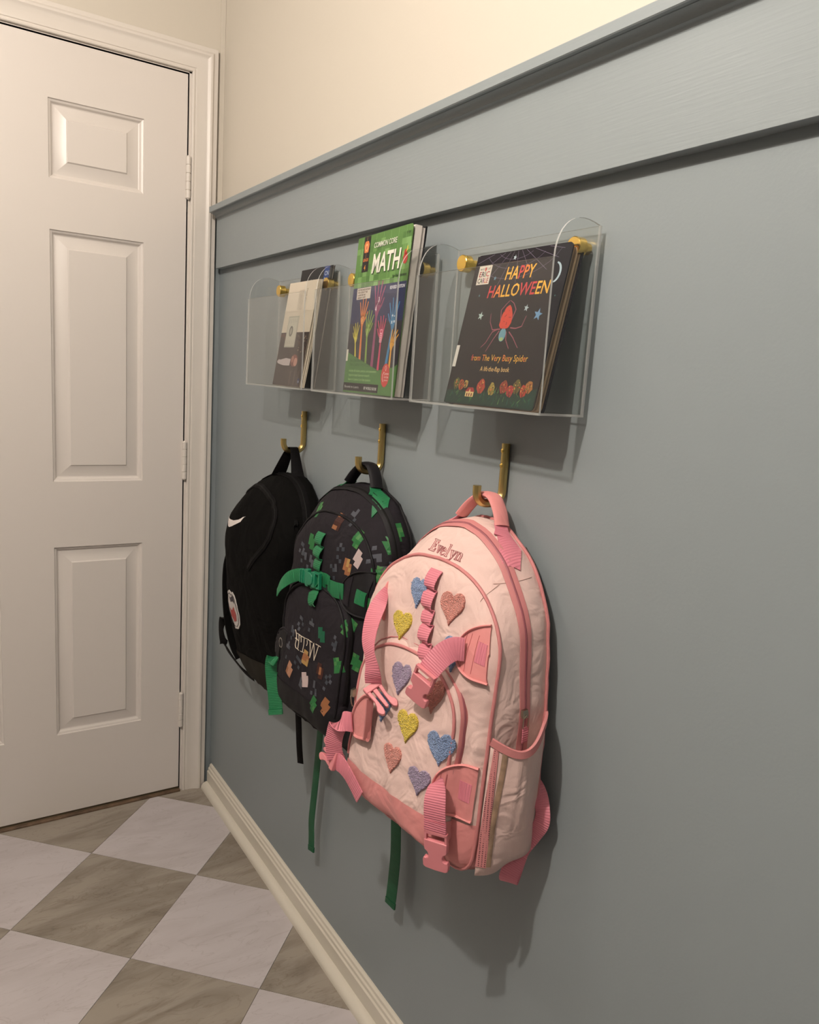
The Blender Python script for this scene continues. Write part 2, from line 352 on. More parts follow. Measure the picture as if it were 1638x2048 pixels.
# ================================================================== ACRYLIC HOLDERS
def holder(yc, label):
    h = empty('wall_file_holder', (0, yc, 1.255), -math.pi/2)
    tag(h, label, 'wall holder', 'acrylic wall holders in a row')
    # local: x = u (towards viewer), y = -w, z from base
    def pl(name, u0, u1, w0, w1, z0, z1, face):
        V, F = boxvf(u0, u1, -w1, -w0, z0, z1)
        mi = []
        for f in F:
            n = (V[f[1]]-V[f[0]]).cross(V[f[2]]-V[f[1]]).normalized(); mi.append(0 if abs(n[face]) > .9 else 1)
        return mesh(name, V, F, [ACR, ACRE], h, smooth=False, mi=mi)
    T = .003; U = .1515
    pl('back_panel', -U, U, .0095, .0095+T, 0, .240, 1)
    pl('front_panel', -U, U, .0845, .0845+T, 0, .193, 1)
    pl('base_panel', -U, U, .0126, .0844, 0, T, 2)
    for s in (-1, 1):
        a0, a1 = (U-T, U) if s > 0 else (-U, -U+T)
        poly = [(.0126, T), (.0844, T), (.0844, .193)]
        for k in range(1, 13):
            t = k/12*math.pi/2; poly.append((.0844-.0718*(1-math.cos(t))**1.0, .193+.047*math.sin(t)+.012*math.sin(2*t)))
        V, F = extr(poly, a0, a1, lambda a, b, d: Vector((d, -a, b)))
        mesh('side_panel', V, F, [ACR, ACRE], h, smooth=False, mi=[0, 0]+[1]*len(poly))
    for s in (-1, 1):
        st = lathe('standoff', [(.0075,-.0002),(.0075,-.0094)], BRASS, h, (s*.1205, 0, .216))
        c = lathe('standoff_cap', [(.0118,-.0126),(.0128,-.0134),(.0128,-.0262),(.0118,-.0272),(.0001,-.0275)], BRASS, st, (0, 0, 0))
    return h
HY = [-.6035, -.9530, -1.3115]
holder(HY[0], 'clear acrylic wall holder holding the white leaflet, nearest the door')
holder(HY[1], 'clear acrylic wall holder holding the green math workbook')
holder(HY[2], 'clear acrylic wall holder holding the dark picture book with a spider')

# ================================================================== HOOKS
def hook(yc, label):
    h = empty('coat_hook', (0, yc, 1.1095), -math.pi/2); tag(h, label, 'coat hook', 'brass hooks in a row')
    z0 = 1.1095; c = []
    wb = .0075; R = .018; wt = .0555
    pts = [(0,-wb,1.205-z0),(0,-wb,1.165-z0),(0,-wb,.0065+R)]
    for k in range(1, 6): a = k/6*math.pi/2; pts.append((0, -(wb+R*(1-math.cos(a))), .0065+R*(1-math.sin(a))))
    pts.append((0, -(wb+R), .0065)); pts.append((0, -(wt-R), .0065))
    for k in range(1, 6): a = k/6*math.pi/2; pts.append((0, -(wt-R+R*math.sin(a)), .0065+R*(1-math.cos(a))))
    pts += [(0,-wt,.0065+R),(0,-wt,1.143-z0)]
    sweep('hook_bar', pts, (1,0,0), BRASSD, h, section='oct', wd=.012, th=.012, sub=1)
    for z in (1.194, 1.172):
        s = lathe('screw', [(.0032,-.0136),(.0032,-.0142),(.0022,-.0148)], BRASS, h, (0, 0, z-z0), n=14)
        box('screw_slot', -.0022, .0022, -.01495, -.0146, -.0003, .0003, DARK, s)
    return h
KY = [-.607, -.9505, -1.310]
hook(KY[0], 'brass J-shaped wall hook holding up the plain black backpack')
hook(KY[1], 'brass J-shaped wall hook holding up the charcoal backpack with green straps')
hook(KY[2], 'brass J-shaped wall hook holding up the pink backpack')
# ================================================================== BAG HELPERS
def outline(hw, zt, zb, arch, rb, n=112, pw=2.25, taper=0.0):
    """closed outline (u,z) of a domed bag front, starting bottom centre, going to +u; arclength-even"""
    zs_ = zt-arch; D = []
    for k in range(11): D.append((hw*.0+(hw-rb)*k/10, zb))
    for k in range(1, 13): a = k/12*math.pi/2; D.append((hw-rb+rb*math.sin(a), zb+rb-rb*math.cos(a)))
    for k in range(1, 21): D.append((hw, zb+rb+(zs_-zb-rb)*k/20))
    for k in range(1, 41):
        a = k/40*math.pi/2; D.append((hw*math.cos(a)**(2/pw), zs_+arch*math.sin(a)**(2/pw)))
    D = [(u*(1-taper*(z-zb)/(zt-zb)), z) for u, z in D]
    D = D+[(-u, z) for u, z in reversed(D[1:-1])]
    L_ = [0]
    for i in range(len(D)): a, b = D[i], D[(i+1) % len(D)]; L_.append(L_[-1]+math.hypot(b[0]-a[0], b[1]-a[1]))
    out = []; j = 0
    for k in range(n):
        s = L_[-1]*k/n
        while L_[j+1] < s: j += 1
        t = (s-L_[j])/max(L_[j+1]-L_[j], 1e-9); a, b = D[j], D[(j+1) % len(D)]; out.append((a[0]+(b[0]-a[0])*t, a[1]+(b[1]-a[1])*t))
    return out
def shell(rings, wfn, capz, caps, n=112, disp=(.0028, 16, 1), back=True):
    """rings: (outline args, w-parameter); returns V (u,-w,z), F, ring index offsets. wfn(u,z,s)->w where s = ring parameter"""
    V = []; F = []; off = []
    for (oa, s) in rings:
        off.append(len(V))
        for u, z in outline(*oa, n=n): V.append(Vector((u, -wfn(u, z, s), z)))
    base = [V[off[-1]+i].copy() for i in range(n)]
    for fr, s in caps:
        off.append(len(V))
        for v in base:
            u = v.x*fr; z = capz+(v.z-capz)*fr; V.append(Vector((u, -wfn(u, z, s), z)))
    R_ = len(off)
    for r in range(R_-1):
        for i in range(n):
            j = (i+1) % n; F.append((off[r]+i, off[r]+j, off[r+1]+j, off[r+1]+i))
    c = len(V); V.append(Vector((0, -wfn(0, capz, caps[-1][1]), capz)))
    for i in range(n): F.append((off[-1]+i, off[-1]+(i+1) % n, c))
    if back: F.append(tuple(reversed([off[0]+i for i in range(n)])))
    # cloth unevenness along the normals
    me = bpy.data.meshes.new('tmp'); me.from_pydata([tuple(v) for v in V], [], F); me.update()
    nr = [Vector(v.normal) for v in me.vertices]; bpy.data.meshes.remove(me)
    am, fq, sd = disp
    for v, n_ in zip(V, nr):
        d = noise.noise(v*fq+Vector((sd*7.3, 0, 0)))*am+noise.noise(v*fq*2.7+Vector((0, sd*3.1, 0)))*am*.35
        r1 = 1-abs(noise.noise(Vector((v.x*26+v.z*9, v.y*14, v.z*13-v.x*7))+Vector((sd, sd, 0))))*3.2
        v += n_*(d+max(0, r1)*am*.45)
    return V, F, off
def shift(V, zb): return [Vector((v.x, v.y, v.z-zb)) for v in V]
class Surf:
    """ray-castable union of part meshes, all in the thing's own frame"""
    def __init__(self): self.V = []; self.F = []; self.t = None
    def add(self, o):
        n = len(self.V); self.V += [v.co.copy() for v in o.data.vertices]; self.F += [tuple(n+i for i in p.vertices) for p in o.data.polygons]; self.t = None
    def hit(self, org, d):
        if self.t is None: self.t = BVHTree.FromPolygons(self.V, self.F)
        h = self.t.ray_cast(Vector(org), Vector(d)); return (h[0], h[1]) if h[0] else (None, None)
    def front(self, u, z): return self.hit((u, -.6, z), (0, 1, 0))
    def right(self, w_, z): return self.hit((.6, -w_, z), (-1, 0, 0))
    def left(self, w_, z): return self.hit((-.6, -w_, z), (1, 0, 0))
    def top(self, u, w_): return self.hit((u, -w_, 1.0), (0, 0, -1))
def tri2d(poly, h):
    """triangulate a 2-D polygon and cut it on a grid of spacing h"""
    bm = bmesh.new(); vs = [bm.verts.new((a, b, 0)) for a, b in poly]
    tr = tessellate_polygon([[Vector((a, b, 0)) for a, b in poly]])
    for t in tr:
        try: bm.faces.new([vs[i] for i in t])
        except ValueError: pass
    if h:
        for ax in (0, 1):
            lo = min(p[ax] for p in poly); hi = max(p[ax] for p in poly); x = math.ceil(lo/h)*h
            while x < hi:
                no = (1, 0, 0) if ax == 0 else (0, 1, 0); co = (x, 0, 0) if ax == 0 else (0, x, 0)
                bmesh.ops.bisect_plane(bm, geom=bm.verts[:]+bm.edges[:]+bm.faces[:], plane_co=co, plane_no=no); x += h
        bmesh.ops.triangulate(bm, faces=bm.faces[:])
    bm.verts.ensure_lookup_table(); bm.verts.index_update(); bm.normal_update()
    V = [(v.co.x, v.co.y) for v in bm.verts]; F = []
    for f in bm.faces:
        a = [v.index for v in f.verts]
        F.append(tuple(a if f.normal.z > 0 else reversed(a)))
    E_ = [(e.verts[0].index, e.verts[1].index) for e in bm.edges if len(e.link_faces) == 1]
    bm.free(); return V, F, E_
def decal(name, poly, cast, m, parent, lift=.0006, thick=0, h=.012, smooth=True, fuzz=0, bulge=0):
    """lay a 2-D shape on the cloth: cast(a,b)->(point, normal)"""
    V2, F, E_ = tri2d(poly, h); V = []; nr = []; last = None
    for a, b in V2:
        p, n_ = cast(a, b)
        if p is None: p, n_ = last if last else (Vector((a, -.15, b)), Vector((0, -1, 0)))
        last = (p, n_); V.append(p+n_*(lift+thick)); nr.append(n_)
    if bulge:
        bd = set(i for e in E_ for i in e)
        for i in range(len(V)):
            if i not in bd: V[i] = V[i]+nr[i]*bulge
    if fuzz:
        for i in range(len(V)): V[i] = V[i]+nr[i]*(noise.noise(V[i]*520)*fuzz+noise.noise(V[i]*1100)*fuzz*.6)
    # orientation: faces should look along the normals
    f0 = F[len(F)//2]; fn = (V[f0[1]]-V[f0[0]]).cross(V[f0[2]]-V[f0[0]])
    if fn.dot(nr[f0[0]]) < 0: F = [tuple(reversed(f)) for f in F]
    if thick:
        n0 = len(V); V += [V[i]-nr[i]*(thick+lift+.0015) for i in range(n0)]
        F = F+[(a, b, n0+b, n0+a) for a, b in E_]
    uv = [(a, b_) for a, b_ in V2]*2 if thick else [(a, b_) for a, b_ in V2]
    return mesh(name, V, F, m, parent, smooth=smooth, ang=50, uv=uv)
def heart(cu, cz, w_, h_, rot=0, n=26):
    P_ = []
    for k in range(n):
        t = 2*math.pi*k/n; x = 16*math.sin(t)**3/34; y = (13*math.cos(t)-5*math.cos(2*t)-2*math.cos(3*t)-math.cos(4*t)+2.5)/29
        a, b = x*w_, y*h_; P_.append((cu+a*math.cos(rot)-b*math.sin(rot), cz+a*math.sin(rot)+b*math.cos(rot)))
    return P_
def buckle_female(o, x, y, m, parent, L_=.042, W_=.034):
    """x: away from strap, y: across, built as one moulded plate with side notches"""
    x = Vector(x).normalized(); y = Vector(y); y = (y-x*y.dot(x)).normalized(); n_ = x.cross(y); o = Vector(o); h = W_/2
    P_ = [(0,-h),(0,h),(.30,h),(.36,h*.96),(.42,h*.72),(.52,h*.62),(.62,h*.66),(.66,h*.84),(.64,h*1.02),(.74,h*1.12),(.94,h*1.10),(1,h*.9),(1.02,0),(1,-h*.9),(.94,-h*1.10),(.74,-h*1.12),(.64,-h*1.02),(.66,-h*.84),(.62,-h*.66),(.52,-h*.62),(.42,-h*.72),(.36,-h*.96),(.30,-h)]
    V, F = extr([(a*L_, b) for a, b in P_], -.004, .004, lambda a, b, d: o+x*a+y*b+n_*d)
    q = mesh('buckle_socket', V, F, m, parent, ang=30); bevel_obj(q, .0011)
    for s in (-1, 1):
        V, F = extr([(-.012, s*h*.98), (.004, s*h*.98), (.004, s*h*.80), (-.012, s*h*.80)], -.003, .003, lambda a, b, d: o+x*a+y*b+n_*d); mesh('buckle_side_bar', V, F, m, q)
    V, F = extr([(-.014, -h*.98), (-.014, h*.98), (-.0105, h*.98), (-.0105, -h*.98)], -.003, .003, lambda a, b, d: o+x*a+y*b+n_*d); mesh('buckle_cross_bar', V, F, m, q)
    return q
def buckle_male(o, x, y, m, parent, L_=.044, W_=.034):
    x = Vector(x).normalized(); y = Vector(y); y = (y-x*y.dot(x)).normalized(); n_ = x.cross(y); o = Vector(o); h = W_/2
    fn = lambda a, b, d: o+x*a+y*b+n_*d
    V, F = extr([(-.008,-h),(-.008,h),(.003,h),(.003,-h)], -.004, .004, fn); q = mesh('buckle_clip', V, F, m, parent, ang=30); bevel_obj(q, .0015)
    V, F = extr([(.003,-.0034),(.003,.0034),(L_*.80,.0026),(L_*.86,0),(L_*.80,-.0026)], -.0028, .0028, fn); bevel_obj(mesh('centre_prong', V, F, m, q), .0008)
    for s in (-1, 1):
        A_ = [(.002,.92),(L_*.45,.80),(L_*.66,.98),(L_*.74,1.16),(L_*.86,1.18),(L_*.97,.98),(L_,.74),(L_*.93,.52),(L_*.78,.44),(L_*.5,.46),(.002,.52)]
        V, F = extr([(a, s*c_*h) for a, c_ in A_], -.0032, .0032, fn); bevel_obj(mesh('side_prong', V, F, m, q), .0009)
    return q
def webbing(name, pts, side, m, parent, wd=.024, th=.0018, sub=8, wds=None):
    return sweep(name, [Vector((a, -b, c)) for a, b, c in pts], [Vector((s[0], -s[1], s[2])) for s in side] if isinstance(side[0], tuple) else (side[0], -side[1], side[2]), m, parent, section='band', wd=wd, th=th, sub=sub, wds=wds)
def zip_line(pts, nrm, m_tape, m_teeth, parent, name='zipper', wd=.013, closed=False, lift=.0012):
    """tape and coil on top of a line of surface points"""
    D = [Vector(p)+Vector(n_)*lift for p, n_ in zip(pts, nrm)]; S_ = []
    for i in range(len(D)):
        t = (D[min(i+1, len(D)-1)]-D[max(i-1, 0)]).normalized(); S_.append(t.cross(Vector(nrm[i])).normalized())
    z = sweep(name, D, S_, m_tape, parent, section='band', wd=wd, th=.0014, sub=1, closed=closed)
    D2 = [d+Vector(n_)*.0011 for d, n_ in zip(D, nrm)]
    sweep('zipper_teeth', D2, S_, m_teeth, z, section='round', wd=.0036, th=.0014, n=6, sub=1, closed=closed)
    return z
def puller(o, d, m, parent, cord=None, L_=.022, cl=.02, out=(0, -1, 0)):
    """slider, tab and cloth pull, hanging along d"""
    o = Vector(o); d = Vector(d).normalized(); out = Vector(out); s = d.cross(out).normalized()
    fn = lambda a, b, e: o+d*a+s*b+out*e
    V, F = extr([(-.006,-.004),(-.006,.004),(.002,.0052),(.006,.004),(.006,-.004),(.002,-.0052)], .001, .0055, fn); q = mesh('zip_slider', V, F, m, parent)
    pts = [fn(.002, 0, .007), fn(.006, .0042, .006), fn(.016, .0045, .005), fn(L_, .0036, .004), fn(L_, -.0036, .004), fn(.016, -.0045, .005), fn(.006, -.0042, .006)]
    sweep('pull_tab', pts, out, m, q, section='round', wd=.002, th=.002, n=6, closed=True)
    if cord:
        webbing_pts = [fn(L_-.002, 0, .004), fn(L_+cl*.5, .0005, .004), fn(L_+cl, .001, .003)]
        sweep('cloth_pull', webbing_pts, s, cord, q, section='band', wd=.0095, th=.002, sub=4)
    return q

# fabrics
PINKC = mat('pale pink canvas', (.86, .61, .555), .85, bump=('cloth', 19, .5, .014), sheen=.15)
SALM = mat('salmon pink cloth', (.83, .31, .30), .7, bump=('cloth', 17, .4, .010), sheen=.1)
PIPE = mat('dusty pink piping', (.66, .245, .245), .55)
PWEB = mat('pink grosgrain webbing', (.78, .245, .31), .5, bump=('rib', 95, .55, .0008))
PPLAS = mat('pink moulded plastic', (.80, .27, .30), .3)
PTEETH = mat('dark pink zipper coil', (.34, .10, .12), .5)
NAVY = mat('charcoal polyester', (.017, .014, .018), .8, bump=('cloth', 16, .45, .012), spec=.2)
NAVYT = mat('charcoal trim', (.010, .009, .011), .6, spec=.22)
NTEETH = mat('black zipper coil', (.006, .006, .006), .6, spec=.12)
GWEB = mat('green grosgrain webbing', (.012, .17, .062), .5, bump=('rib', 95, .5, .0008))
GPLAS = mat('green moulded plastic', (.012, .20, .10), .3)
BLK = mat('plain black polyester', (.0028, .0026, .0025), .8, bump=('cloth', 12, .45, .014), spec=.08)
BLKW = mat('black webbing', (.004, .0035, .004), .7, bump=('rib', 95, .3, .0006), spec=.1)
OLIVE = mat('dark olive grey base cloth', (.022, .019, .014), .8, spec=.15)
def mesh_cloth(name, col, hole):
    m = mat(name, col, .7); nt = m.node_tree; b = nt.nodes['Principled BSDF']; tc = nt.nodes.new('ShaderNodeTexCoord')
    v = nt.nodes.new('ShaderNodeTexVoronoi'); v.inputs['Scale'].default_value = 330; v.inputs['Randomness'].default_value = .15
    nt.links.new(tc.outputs['Object'], v.inputs['Vector'])
    r = nt.nodes.new('ShaderNodeValToRGB'); r.color_ramp.elements[0].position = .22; r.color_ramp.elements[0].color = tuple(hole)+(1,); r.color_ramp.elements[1].position = .42; r.color_ramp.elements[1].color = tuple(col)+(1,)
    nt.links.new(v.outputs['Distance'], r.inputs[0]); nt.links.new(r.outputs[0], b.inputs['Base Color']); return m
PMESH = mesh_cloth('pink spacer mesh', (.70, .27, .27), (.16, .04, .05))
NMESH = mesh_cloth('black spacer mesh', (.03, .03, .03), (.004, .004, .004))
TAN = mat('soiled tan edging', (.42, .27, .18), .8, noise_col=(60, .4))

def school_bag(yc, zb, ds, yaw, cloth, trim, pipe_m, web, tape, teeth, meshm, edging, label, seed, band_m, patch_m, bulges=(.030, .036), padm=None, ar=(.137,.138,.128)):
    """domed school backpack with front organiser, lower pocket, two side pockets. ds scales depth."""
    t = empty('backpack', (0, yc, zb), -math.pi/2); tag(t, label, 'backpack', None)
    def wfn(u, z, s):
        k = min(max((1.04-z)/.40, 0), 1)                         # 0 at top, 1 at bottom
        full = .112+.026*k**.8
        w_ = s*full/.135*ds
        return w_+(-yaw*u*(s/.13))
    A = dict(rb=.038)
    rings = [((.122,1.052,.650,ar[0],.04), .018/ds), ((.142,1.080,.624,ar[0],.04), .020/ds), ((.150,1.089,.616,ar[0],.04), .030/ds),
             ((.1525,1.091,.614,ar[1],.04), .055), ((.1525,1.089,.614,ar[1],.04), .080), ((.152,1.077,.615,ar[1]*.95,.04), .100),
             ((.149,1.055,.617,ar[2],.04), .120), ((.144,1.036,.620,.122,.036), .135)]
    caps = [(.955, .146), (.89, .151), (.80, .155), (.68, .158), (.54, .160), (.4, .161), (.25, .162), (.1, .162)]
    V, F, off = shell(rings, wfn, .82, caps, disp=(.0042, 15, seed))
    V = shift(V, zb)
    body = mesh('main_body', V, F, cloth, t, ang=70)
    S_ = Surf(); S_.add(body)
    n = 112
    def nrm_of(o): return [Vector(v.normal) for v in o.data.vertices]
    nb = nrm_of(body)
    # arclength index range that leaves out the bottom
    i0, i1 = 18, n-18
    ring_pts = lambda r, a=0, b=n: [V[off[r]+i] for i in range(a, b)]
    ring_n = lambda r, a=0, b=n: [nb[off[r]+i] for i in range(a, b)]
    for r, nm in ((2, 'back_piping'), (7, 'front_piping')):
        sweep(nm, [p+q*.0012 for p, q in zip(ring_pts(r), ring_n(r))], [q for q in ring_n(r)], pipe_m, t, section='round', wd=.0052, th=.0052, n=8, closed=True, sub=1)
    zp = []; zn = []
    for i in range(i0, i1):
        z = V[off[4]+i].z+zb; k = min(max((z-.80)/.24, 0), 1); rf = 3.75+.65*k; a_ = int(rf); f_ = rf-a_
        zp.append(V[off[a_]+i].lerp(V[off[a_+1]+i], f_)); zn.append(nb[off[a_]+i].lerp(nb[off[a_+1]+i], f_).normalized())
    zip_line(zp, zn, tape, teeth, t, wd=.019)
    # lower pocket
    def wfn2(u, z, s):
        k = min(max((.93-z)/.28, 0), 1); return (wfn(u, z, .150)+(s)*(.55+.55*k)*(.6+.4*ds))
    r2 = [((.112,.905,.650,.085,.034), -.012), ((.116,.909,.646,.087,.035), .002), ((.117,.910,.645,.088,.035), .009), ((.115,.908,.647,.086,.035), .017), ((.110,.902,.652,.083,.034), .0225)]
    c2 = [(.93, .027), (.84, .030), (.72, .033), (.58, .035), (.42, .036), (.26, .037), (.1, .037)]
    V2, F2, off2 = shell(r2, wfn2, .76, c2, disp=(.0040, 17, seed+3), back=False)
    V2 = shift(V2, zb); pk = mesh('front_pocket', V2, F2, cloth, t, ang=70); S_.add(pk); np_ = nrm_of(pk)
    a, b = 22, n-22
    zip_line([V2[off2[2]+i] for i in range(a, b)], [np_[off2[2]+i] for i in range(a, b)], tape, teeth, pk, name='pocket_zipper', wd=.014, lift=.0008)
    sweep('pocket_piping', [V2[off2[4]+i]+np_[off2[4]+i]*.001 for i in range(a-4, b+4)], [np_[off2[4]+i] for i in range(a-4, b+4)], pipe_m, pk, section='round', wd=.0048, th=.0048, n=8, sub=1)
    # pink / dark base panel wrapping the bottom: the cloth faces below a line, lifted a little
    def base_from(Vs, Fs, ns, test):
        idx = {}; VV = []; FF = []
        for f in Fs:
            c = sum((Vs[i] for i in f), Vector())/len(f)
            if len(f) <= 4 and test(c):
                g = []
                for i in f:
                    if i not in idx: idx[i] = len(VV); VV.append(Vs[i]+ns[i]*.0011)
                    g.append(idx[i])
                FF.append(tuple(g))
        return VV, FF
    def cut_low(o, ns, zcut, name, keep):
        bm = bmesh.new(); bm.from_mesh(o.data); bm.verts.ensure_lookup_table()
        for v in bm.verts: v.co += ns[v.index]*.0013
        bmesh.ops.bisect_plane(bm, geom=bm.verts[:]+bm.edges[:]+bm.faces[:], plane_co=(0, 0, zcut), plane_no=(0, 0, 1), clear_outer=True)
        bmesh.ops.bisect_plane(bm, geom=bm.verts[:]+bm.edges[:]+bm.faces[:], plane_co=(0, keep, 0), plane_no=(0, 1, 0), clear_outer=True)
        me = bpy.data.meshes.new(name); bm.to_mesh(me); bm.free(); me.materials.append(band_m)
        me.polygons.foreach_set('use_smooth', [True]*len(me.polygons)); q = bpy.data.objects.new(name, me); COL.objects.link(q); q.parent = t; return q
    q1 = cut_low(body, nb, .085, 'base_panel', -.104*ds); cut_low(body, nb, .022, 'bottom_panel', -.03); q2 = cut_low(pk, np_, .082, 'pocket_base_panel', .2)
    S_.add(q1); S_.add(q2)
    # side pockets
    for s, bg in zip((-1, 1), bulges):
        NS, NT = 22, 14; VV = []; FF = []; dfull = .122*ds
        def pp(a, b_):                       # a 0 front..1 back ; b_ 0 bottom..1 top
            w0 = (dfull+.010*(1-b_))*(1-s*.5*yaw); w_ = w0+(.022-w0)*a
            bu = math.sin(math.pi*min(a*1.0, 1))**.8*bg*(.5+.5*b_)*(1-.25*a)
            z = .628+(.822-.628)*b_-.020*b_*math.sin(math.pi*min(a*1.35, 1))*1.0+.022*b_*a+.02*(1-b_)*a
            wr = .0030*math.sin(a*46)*(b_**3)*(1-b_)*5*math.sin(math.pi*a)+.0055*math.sin(a*8+b_*6+seed)*math.sin(math.pi*a)*(1-b_**4)
            return Vector((s*(.1515+bu+wr), -w_, z-zb))
        for i in range(NS+1):
            for j in range(NT+1): VV.append(pp(i/NS, j/NT))
        for i in range(NS):
            for j in range(NT):
                q = (i*(NT+1)+j, (i+1)*(NT+1)+j, (i+1)*(NT+1)+j+1, i*(NT+1)+j+1); FF.append(q if s > 0 else tuple(reversed(q)))
        sp = mesh('side_pocket', VV, FF, cloth, t, ang=70); so = sp.modifiers.new('thick', 'SOLIDIFY'); so.thickness = .0015
        S_.add(sp)
        # binding along the rim
        rim = [pp(i/20, 1.0) for i in range(21)]
        sweep('pocket_binding', rim, [Vector((0, 0, 1))]*21, pipe_m, sp, section='band', wd=.011, th=.0042, sub=1)
        # spacer mesh strip and edging down the front seam
        jj = [.07+.93*j/12 for j in range(13)]; fr = [pp(.040, j)+Vector((s*.0010, 0, 0)) for j in jj]
        sweep('mesh_strip', fr, [(pp(.09, j)-pp(.0, j)) for j in jj], meshm, sp, section='band', wd=.009, th=.0010, sub=1, wds=[.015-.008*k/12 for k in range(13)])
        fe = [pp(.125, j)+Vector((s*.0012, -.0004, 0)) for j in jj]
        sweep('pocket_edging', fe, [(pp(.16, j)-pp(.10, j)) for j in jj], edging, sp, section='band', wd=.0075, th=.0012, sub=1)
    # handle: padded loop over the hook, webbing ends stitched down on the shoulders
    sd = (0, 1, 0)
    sweep('handle', [Vector((a_, -b_, c_-zb)) for a_, b_, c_ in ((-.040,.050,1.092),(-.026,.044,1.112),(-.010,.038,1.1265),(.004,.035,1.1290),(.018,.035,1.1255),(.034,.037,1.1090),(.045,.040,1.0900))], Vector((0, 1, 0)), patch_m, t, section='round', wd=.026, th=.010, n=14, sub=8)
    for s in (-1, 1):
        sweep('handle_webbing', [Vector((s*.043, -.042, 1.0925-zb)), Vector((s*.052, -.045, 1.084-zb)), Vector((s*.060, -.050, 1.078-zb))], [Vector((0, 1, 0))]*3, web, t, section='band', wd=.022, th=.0018, sub=5, wds=[.021, .023, .027])
        k_ = (.55+.45*ds)*.80
        poly = [(s*.052,.034),(s*.052,.034+.026*k_),(s*.072,.034+.038*k_),(s*.090,.034+.052*k_),(s*.102,.034+.020*k_),(s*.080,.032)]
        if s < 0: poly = poly[::-1]
        decal('webbing_patch', poly, S_.top, web, t, thick=.0016, h=.008)
    # shoulder straps behind the back, mesh-faced, seen past the edge
    for s in (-1, 1):
        sweep('shoulder_strap', [Vector((s*x, -y, z-zb)) for x, y, z in ((.05,.012,1.045),(.080,.0115,1.015),(.102,.0115,.96),(.110,.0115,.88),(.108,.0115,.80),(.10,.0115,.74))], Vector((1, 0, .2)), padm, t, section='band', wd=.045, th=.012, sub=6)
    return t, S_, body, pk, zb
GMESH = mesh_cloth('grey spacer mesh', (.10, .085, .08), (.02, .015, .015))
pink, PS, pbody, ppk, PZ = school_bag(-1.310, .614, 1.0, .08, PINKC, SALM, PIPE, PWEB, PIPE, PTEETH, PMESH, TAN, 'pale pink canvas backpack with fuzzy coloured heart patches and pink straps', 1, SALM, SALM, (.016, .036), GMESH, (.25,.24,.18))
navy, NS_, nbody, npk, NZ = school_bag(-.9505, .614, .82, .06, NAVY, NAVYT, NAVYT, GWEB, NAVYT, NTEETH, NMESH, NAVYT, 'charcoal backpack with pixel-block print, green webbing and a green buckle', 5, NAVYT, NAVYT, (.030, .008), NMESH)
# ------------------------------------------------------------------ black backpack
BZ = .548
black = empty('backpack', (0, -.607, BZ), -math.pi/2); tag(black, 'plain black backpack with a white curved tick emblem, hanging nearest the door', 'backpack')
def bw(u, z, s):
    k = min(max((z-.56)/.34, 0), 1); k2 = min(max((1.07-z)/.12, 0), 1)
    return s/.13*(.082+.048*math.sin(k*math.pi/2))*(.72+.28*k2)-.09*u*(s/.13)
br = [((.118,1.030,.590,.13,.05), .016), ((.138,1.056,.560,.14,.055), .018), ((.146,1.064,.552,.145,.06), .030), ((.149,1.066,.549,.148,.06), .050),
      ((.149,1.063,.549,.15,.06), .068), ((.148,1.056,.550,.15,.06), .086), ((.146,1.045,.552,.148,.06), .100), ((.140,1.028,.558,.14,.06), .114), ((.130,1.008,.568,.13,.058), .124)]
bc = [(.92,.129),(.82,.133),(.7,.136),(.55,.138),(.4,.139),(.24,.139),(.1,.139)]
BV, BF, BO = shell(br, bw, .82, bc, disp=(.0045, 11, 9)); BV = shift(BV, BZ)
bbody = mesh('main_body', BV, BF, BLK, black, ang=70); BS = Surf(); BS.add(bbody)
bn = [Vector(v.normal) for v in bbody.data.vertices]
zip_line([BV[BO[4]+i] for i in range(22, 90)], [bn[BO[4]+i] for i in range(22, 90)], BLKW, NTEETH, black, wd=.018)
# base in olive grey cloth
def cut_base(o, ns, nm, m, par, co, no, keep=-.02):
    bm = bmesh.new(); bm.from_mesh(o.data); bm.verts.ensure_lookup_table()
    for v in bm.verts: v.co += ns[v.index]*.0013
    bmesh.ops.bisect_plane(bm, geom=bm.verts[:]+bm.edges[:]+bm.faces[:], plane_co=co, plane_no=no, clear_outer=True)
    bmesh.ops.bisect_plane(bm, geom=bm.verts[:]+bm.edges[:]+bm.faces[:], plane_co=(0, keep, 0), plane_no=(0, 1, 0), clear_outer=True)
    me = bpy.data.meshes.new(nm); bm.to_mesh(me); bm.free(); me.materials.append(m); me.polygons.foreach_set('use_smooth', [True]*len(me.polygons))
    q = bpy.data.objects.new(nm, me); COL.objects.link(q); q.parent = par; return q
BS.add(cut_base(bbody, bn, 'base_panel', OLIVE, black, (0, 0, .085), (-.12, 0, 1)))
